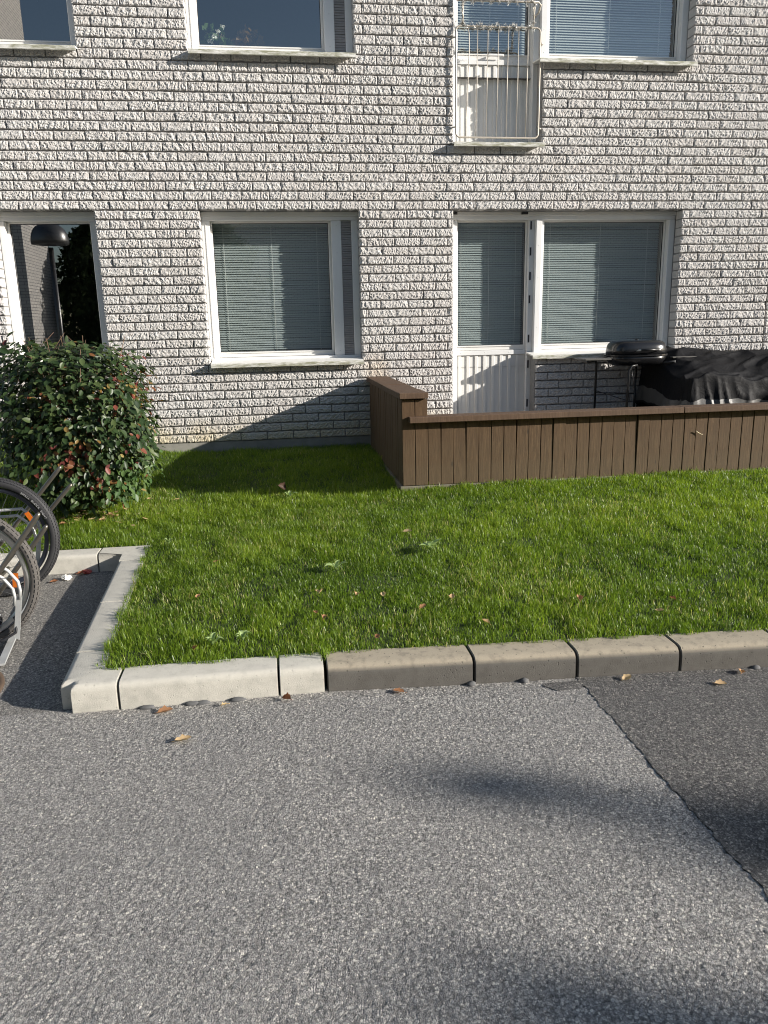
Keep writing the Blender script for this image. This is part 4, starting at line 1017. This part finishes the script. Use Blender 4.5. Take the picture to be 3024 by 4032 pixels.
m = MB(); r = random.Random(12); bm = bmesh.new(); bmesh.ops.create_icosphere(bm, subdivisions=3, radius=1)
vs = [(v.co.x * .030 * (1 + r.uniform(-.3, .3)), v.co.y * .022 * (1 + r.uniform(-.3, .3)), .014 + v.co.z * .015 * (1 + r.uniform(-.4, .4))) for v in bm.verts]; bm.verts.index_update()
m.add(vs, [[v.index for v in f.verts] for f in bm.faces]); o = m.build('crumpled_paper', M['tissue']); o.location = (-1.335, -2.69, 0); tag(o, 'crumpled white paper on the bike bay asphalt', 'paper')
vs2 = [(v.co.x * .026 * (1 + r.uniform(-.3, .3)), v.co.y * .02 * (1 + r.uniform(-.3, .3)), .012 + v.co.z * .013 * (1 + r.uniform(-.4, .4))) for v in bm.verts]
m = MB(); m.add(vs2, [[v.index for v in f.verts] for f in bm.faces]); bm.free(); o = m.build('crumpled_wrapper', M['wrapper']); o.location = (-1.235, -2.585, 0); tag(o, 'crumpled red wrapper in the shaded bay corner', 'wrapper')
# asphalt lumps along the kerb foot
for k, (x, label) in enumerate(((-.58, 'flat asphalt lump left of the orange leaf at the kerb foot'), (-.40, 'asphalt lump under the middle of the long pale kerb stone'), (-.36, 'asphalt lump right of the orange leaf at the kerb foot'), (-.22, 'asphalt lump right of the small yellow leaf'), (.755, 'dark lump at the joint of the first two dark kerb stones'), (.98, 'dark lump under the second dark kerb stone'), (2.0, 'dark pebble at the kerb foot near the right edge'))):
    m = MB(); bm = bmesh.new(); bmesh.ops.create_icosphere(bm, subdivisions=2, radius=1); rr_ = random.Random(k); s_ = (.034, .012, .012) if k < 4 else (.02, .014, .014)
    m.add([(v.co.x * s_[0] * rr_.uniform(.8, 1.2), v.co.y * s_[1] * rr_.uniform(.8, 1.2), v.co.z * s_[2] * rr_.uniform(.8, 1.2) + .003) for v in bm.verts], [[v.index for v in f.verts] for f in bm.faces], 0, True); bm.free()
    o = m.build('asphalt_lump', M['stone']); o.location = (x, float(kerb_y(np.float64(x))) - .008, 0); tag(o, label, 'stone', 'lumps along the kerb foot')

# manhole cover
mh = empty('manhole_cover', 'round rusty iron manhole cover in the asphalt at the left edge', 'manhole cover', (-1.56, -4.22, 0))
MB().lathe([(.30, -.03), (.30, .007), (.265, .007), (.262, -.002), (.255, -.002), (.252, .008), (.215, .008), (.212, .001), (.20, .001), (.197, .008), (.16, .008), (.157, .001), (.145, .001), (.142, .008), (.1, .008), (.097, .001), (.085, .001), (.082, .008), (0, .008)], 48).build('lid', M['rust'], mh)
MB().lathe([(.335, -.03), (.335, .005), (.305, .006), (.3055, -.03)], 48).build('ring', M['rust'], mh)

# ================================================================== BICYCLES AND RACK
def circ(R, n, c=(0, 0, 0), a0=0, a1=2 * math.pi):
    return [(c[0] + R * math.cos(a0 + (a1 - a0) * k / n), c[1], c[2] + R * math.sin(a0 + (a1 - a0) * k / n)) for k in range(n)]
def wheel(bike, name, loc, R, tw_, worn, refl_ang, text=None):
    hub = MB().lathe([(.0, -.05), (.018, -.05), (.03, -.035), (.03, -.03), (.014, -.028), (.014, .028), (.03, .03), (.03, .035), (.018, .05), (0, .05)], 16, (0, 0, 0), 'y')
    wl = hub.build(name, M['alu'], bike); wl.location = loc
    ty = MB(); ns = 96; prof = []
    for k in range(13):
        a = math.radians(-128 + 256 * k / 12); prof.append((R - tw_ * .5 + tw_ * .5 * math.cos(a), tw_ * .5 * math.sin(a)))
    ty.lathe(prof, ns, (0, 0, 0), 'y'); ty.build('tyre', M['rubber_worn' if worn else 'rubber'], wl)
    kn = MB(); nk = 84 if worn else 120
    for k in range(nk):
        for a_deg, off in (((-50, 0), (-22, .5), (0, 0), (22, .5), (50, 0)) if not worn else ((-56, 0), (-18, .5), (18, .5), (56, 0))):
            a = math.radians(a_deg); q = 2 * math.pi * (k + off) / nk; rr_ = R - tw_ * .5 + (tw_ * .5 + .0008) * math.cos(a); yy = (tw_ * .5 + .0008) * math.sin(a)
            er = Vector((math.cos(q) * math.cos(a), math.sin(a), math.sin(q) * math.cos(a))); et = Vector((-math.sin(q), 0, math.cos(q))); ey = er.cross(et)
            kn.obox(Vector((rr_ * math.cos(q), yy, rr_ * math.sin(q))), et * (.0085 if worn else .0052), ey * (.006 if worn else .0040), er * .0028)
    kn.build('tread', M['rubber_worn' if worn else 'rubber'], wl)
    ri = R - tw_ - .004
    MB().lathe([(ri + .004, -.012), (ri - .016, -.011), (ri - .022, 0), (ri - .016, .011), (ri + .004, .012), (ri + .001, 0), (ri + .004, -.012)], 64, (0, 0, 0), 'y').build('rim', M['alu' if worn else 'frame_dark'], wl)
    sp = MB()
    for k in range(32):
        q = 2 * math.pi * k / 32; s_ = 1 if k % 2 else -1; q2 = q + (.5 if (k // 2) % 2 else -.5)
        sp.tube([(.028 * math.cos(q2), s_ * .032, .028 * math.sin(q2)), ((ri - .02) * math.cos(q), 0, (ri - .02) * math.sin(q))], .0012, 4, caps=False)
    sp.build('spokes', M['spoke'], wl)
    for ra in refl_ang:
        q = math.radians(ra); er = Vector((math.cos(q), 0, math.sin(q))); et = Vector((-math.sin(q), 0, math.cos(q)))
        MB().obox(er * (ri * .80), et * .034, Vector((0, .006, 0)), er * .012).build('reflector', M['reflector'], wl)
    if text:
        tm = MB(); size = .017; rt = R - tw_ * .62; ang = math.radians(55)
        for ch in text:
            cu = bpy.data.curves.new('t', 'FONT'); cu.body = ch; cu.size = size; cu.extrude = .0006; to = bpy.data.objects.new('t', cu); COL.objects.link(to)
            dg = bpy.context.evaluated_depsgraph_get(); ev = to.evaluated_get(dg); me = ev.to_mesh()
            er = Vector((math.cos(ang), 0, math.sin(ang))); et = Vector((math.sin(ang), 0, -math.cos(ang)))
            if me and len(me.vertices):
                vs = [er * (rt + v.co.y - size * .35) + et * v.co.x + Vector((0, -tw_ * .5 * .93 - .001 - v.co.z, 0)) for v in me.vertices]
                tm.add(vs, [tuple(p.vertices) for p in me.polygons])
                wch = max(v.co.x for v in me.vertices) + .0025
            else: wch = .010
            ev.to_mesh_clear(); bpy.data.objects.remove(to); bpy.data.curves.remove(cu); ang -= wch / rt
        tm.build('lettering', M['print'], wl)
    return wl
def bicycle(cx, y, R, label, worn, fm, tw_, refl, text=None, back=False):
    b = empty('bicycle', label, 'bicycle', (cx, y, 0), 'bicycles in the rack')
    wheel(b, 'front_wheel', (0, 0, R + .004), R, tw_, worn, refl, text)
    wheel(b, 'rear_wheel', (-1.04, 0, R + .004), R, tw_, worn, (40,))
    z = R
    f = MB(); f.tube([(-.62, 0, .29), (-.22, 0, .74)], .019).tube([(-.22, 0, .74), (-.25, 0, .86)], .020).tube([(-.24, 0, .82), (-.76, 0, .78)], .016).tube([(-.62, 0, .29), (-.80, 0, .88)], .016)
    for s_ in (-.06, .06): f.tube([(-.62, s_ * .5, .29), (-1.04, s_, z)], .010).tube([(-.76, s_ * .3, .78), (-1.04, s_, z)], .009)
    f.build('frame', fm, b)
    fk = MB()
    for s_ in (-.058, .058): fk.tube([(0, s_, z), (-.04, s_, z + .12), (-.165, s_ * .95, .74)], [.010, .012, .015])
    fk.tube([(-.165, -.055, .74), (-.20, 0, .765), (-.165, .055, .74)], .016).build('fork', fm, b)
    MB().tube([(-.25, 0, .86), (-.27, 0, .94), (-.22, 0, .96)], .013).tube([(-.26, -.31, .965), (-.23, -.18, .965), (-.22, 0, .96), (-.23, .18, .965), (-.26, .31, .965)], .012).build('handlebar', M['cable'], b)
    sd = MB(); v, f_ = rounded_shell(-.95, -.69, -.06, .06, [(.90, .7), (.92, 1), (.945, .95), (.955, .75)], 18, 2.2); sd.add(v, f_, 0, True); sd.build('saddle', M['cable'], b)
    MB().lathe([(.0, -.045), (.085, -.045), (.085, -.04), (0, -.04)], 28, (-.62, 0, .29), 'y').tube([(-.62, -.06, .29), (-.50, -.07, .18)], .009).tube([(-.62, .06, .29), (-.74, .07, .40)], .009).build('crankset', M['spoke'], b)
    for (x, yy, zz) in ((-.50, -.11, .18), (-.74, .11, .40)): MB().box(x - .045, x + .045, yy - .04, yy + .04, zz - .01, zz + .01).build('pedal', M['cable'], b)
    return b
bicycle(-1.52, -3.71, .350, 'bicycle with grey worn knobbly tyre and silver rim nearest the road', True, M['galv'], .044, (-5, 140))
bicycle(-1.625, -2.94, .350, 'bicycle with wide black lettered tyre nearest the wall', False, M['frame_dark'], .056, (28, 200), 'SMALL BLOCK EIGHT')

rack = empty('bicycle_rack', 'steel bicycle rack with slanting tube prongs and flat grey base strips', 'bicycle rack', (-1.4, -3.2, 0))
def rchild(mb, name, mat): return child_mesh(mb, name, mat, rack)
rchild(MB().obox((-1.405, -3.28, .020), (.105, -.70, 0), (.016, .0024, 0), (0, 0, .005)), 'base_strip', M['galv'])
rchild(MB().obox((-2.05, -3.3, .020), (.06, -.72, 0), (.016, .0024, 0), (0, 0, .005)), 'base_strip', M['galv'])
for (xa, xb, y, z) in ((-1.279, -1.836, -2.72, .713), (-1.199, -1.707, -2.84, .626), (-1.143, -1.531, -3.58, .564), (-1.098, -1.566, -3.82, .681)):
    tt_ = [0, .5, .95, .985, 1.]
    rchild(MB().tube([(xb + (xa - xb) * q, y, .08 + (z - .08) * q) for q in tt_], [.0125, .0125, .0125, .011, .006], 9), 'prong', M['tube'])
def hoop(y, dx, dz):
    hp = [(-1.95 + dx, y, .10), (-1.93 + dx, y, .44 + dz), (-1.88 + dx, y, .50 + dz), (-1.59 + dx, y, .503 + dz), (-1.472 + dx, y, .507 + dz), (-1.431 + dx, y, .472 + dz), (-1.393 + dx, y, .417 + dz), (-1.388 + dx, y, .371 + dz), (-1.395 + dx, y, .33 + dz)]
    rchild(MB().tube(hp, .0085, 8), 'wheel_hoop', M['galv'])
    hp = [(p[0] - .045, p[1] + .05, p[2] - .05) for p in hp[3:]]
    rchild(MB().tube(hp, .0085, 8), 'wheel_hoop', M['galv'])
    rchild(MB().obox((-1.415 + dx, y, .235 + dz), (.012, 0, -.006), (0, .0025, 0), (.018, 0, .105)), 'upright_strip', M['galv'])
hoop(-2.90, 0, 0); hoop(-3.76, .140, -.075)
rchild(MB().tube([(-1.66, -2.7, .10), (-1.63, -3.9, .10)], .0125, 8), 'cross_tube', M['tube'])
ck = empty('cable_lock', 'coiled black cable lock with blue patterned sleeve hanging on the rack', 'lock', (-1.37, -3.72, .06))
cp = [(.0 + .052 * math.cos(q * .35) - .06, .012 * q * .1 - .03, .075 + .052 * math.sin(q * .35)) for q in range(60)]
MB().tube(cp, .0065, 7).tube([(.07, -.02, .10), (.085, -.03, .07), (.08, -.05, .03), (.03, -.07, .005), (-.02, -.08, .0)], .0065, 7).build('cable', M['cable'], ck)
MB().tube([(-.07, -.1, -.01), (-.005, -.1, -.008)], .016, 14).build('sleeve', M['sleeve'], ck)
sw = MB()
for k in range(6):
    for j in range(5): a = 2 * math.pi * j / 9 - 1.2 + k * .2; sw.obox((-.064 + k * .0105, -.1 - .0165 * math.cos(a), -.009 + .0165 * math.sin(a)), (.0028, 0, 0), (0, .001, 0), (0, 0, .0018))
sw.build('sleeve_pattern', M['sleeve_white'], ck)

# ================================================================== WHAT STANDS BEHIND THE CAMERA (seen in the panes, shading the road)
nb = empty('neighbour_building', 'pale brick apartment block across the yard reflected in the lower left pane', 'building', (-12, -15, 0))
child_mesh(MB().box(-22, -6.2, -16.3, -13.9, 0, 12.2), 'wall', M['far_brick'], nb)
child_mesh(MB().box(-22.1, -6.1, -16.4, -13.8, 12.21, 12.5), 'roof', M['roof'], nb)
lamp = empty('street_lamp', 'grey mushroom lamp post reflected in the lower left window', 'street lamp', (-3.40, -5.5, 0))
MB().tube([(0, 0, 0), (0, 0, 2.80)], [.05, .038], 14).build('post', M['lampgrey'], lamp)
MB().lathe([(.0, .0), (.06, 0), (.10, -.06), (.28, -.05), (.285, .0), (.27, .10), (.23, .18), (.16, .24), (.07, .275), (0, .28)], 32, (0, 0, 2.90)).build('lamp_shade', M['lampgrey'], lamp)
def tree(loc, H, Rr, label, n, seed, shape='round', zb=.25, leaf=.16, mat='leaf_tree', jit=.12):
    t = empty('tree', label, 'tree', loc, 'trees across the yard'); r = random.Random(seed)
    m = MB(); m.tube([(0, 0, 0), (.05, .02, H * .4), (0, 0, H * .92)], [.04 * H * .35, .022 * H * .5, .02], 9); 
    for k in range(16):
        z = H * r.uniform(zb, .85); a = r.uniform(0, 6.28); l = Rr * (1.05 - z / H) * r.uniform(.7, 1.2) if shape == 'cone' else Rr * r.uniform(.5, .85)
        m.tube([(0, 0, z), (l * .6 * math.cos(a), l * .6 * math.sin(a), z + l * .25), (l * math.cos(a), l * math.sin(a), z + l * .4)], [.045, .028, .012], 5)
    m.build('trunk', M['bark'], t)
    rg = np.random.default_rng(seed); z = rg.random(n) * (1 - zb) + zb; a = rg.uniform(0, 6.283, n)
    if shape == 'cone': env = (1 - z) / (1 - zb) * .95 + .05
    else: env = np.sqrt(np.clip(1 - ((z - (zb + 1) / 2) / ((1 - zb) / 2)) ** 2, 0.02, 1))
    cl = vnoise(a * 2.5 + 5, z * 9 + 5, seed); rad = Rr * env * (rg.random(n) ** .45) * (.55 + .75 * cl)
    keep = rg.random(n) < .3 + cl; P = np.stack([rad * np.cos(a), rad * np.sin(a), z * H], -1)[keep]; k = len(P)
    u = rg.normal(size=(k, 3)); u /= np.linalg.norm(u, axis=1)[:, None]; v = np.cross(u, rg.normal(size=(k, 3))); v /= np.linalg.norm(v, axis=1)[:, None]
    s_ = leaf * rg.uniform(.5, 1.2, (k, 1)); Q = np.stack([P - u * s_, P - v * s_ * .5, P + u * s_, P + v * s_ * .5], 1).reshape(-1, 3); F = np.arange(k * 4).reshape(-1, 4)
    o = link('crown', npmesh('crown', Q, F, M[mat], dict(tint=np.repeat(rg.random(k), 4)), smooth=False), t); return t
tree((-5.0, -17.5, 0), 4.7, 1.6, 'bushy tree right of the lamp in the reflection', 22000, 1, zb=.03, leaf=.11)
tree((-2.2, -18.5, 0), 5.0, 2.3, 'broad tree left of centre across the yard', 16000, 2, zb=.03, leaf=.11)
fb = empty('neighbour_building', 'long pale apartment block far across the yard with its shaded front reflected in the panes', 'building', (10, -26, 0))
child_mesh(MB().box(-3.2, 32, -29, -25, 0, 8.6), 'wall', M['far_brick'], fb)
child_mesh(MB().box(-3.4, 32.2, -29.2, -24.8, 8.61, 8.9), 'roof', M['roof'], fb)
def shade_tree(ax, ay, H, label, n, seed, Rr):
    k = H / .375; tree((ax + k, ay - .43 * k, 0), H, Rr, label, n, seed, 'cone', zb=.18, leaf=.2)
shade_tree(1.30, -5.60, 7.6, 'slender tree shading the right end of the road', 4600, 6, 1.35)
shade_tree(.55, -6.12, 7.2, 'slender tree shading the road nearest the camera', 1500, 8, 1.2)
tl = empty('street_lamp', 'unseen pole lamp shape added far right to cast the soft blob shadow on the road', 'street lamp', (.86 + 18.7, -5.30 - 8.03, 0))  # unseen caster, head and thin pole sized for the soft dark blob on the asphalt
MB().tube([(0, 0, 0), (0, 0, 3.4), (0, 0, 6.95), (-.10, .04, 7.02)], [.05, .03, .014, .012], 12).build('post', M['lampgrey'], tl)
hd_ = MB(); v, f = rounded_shell(-.30, .04, -.11, .13, [(6.98, .6), (7.0, .95), (7.05, 1), (7.10, .8), (7.13, .5)], 20, 2.6); hd_.add(v, f, 0, True); hd_.build('shadow_caster_head', M['lampgrey'], tl)
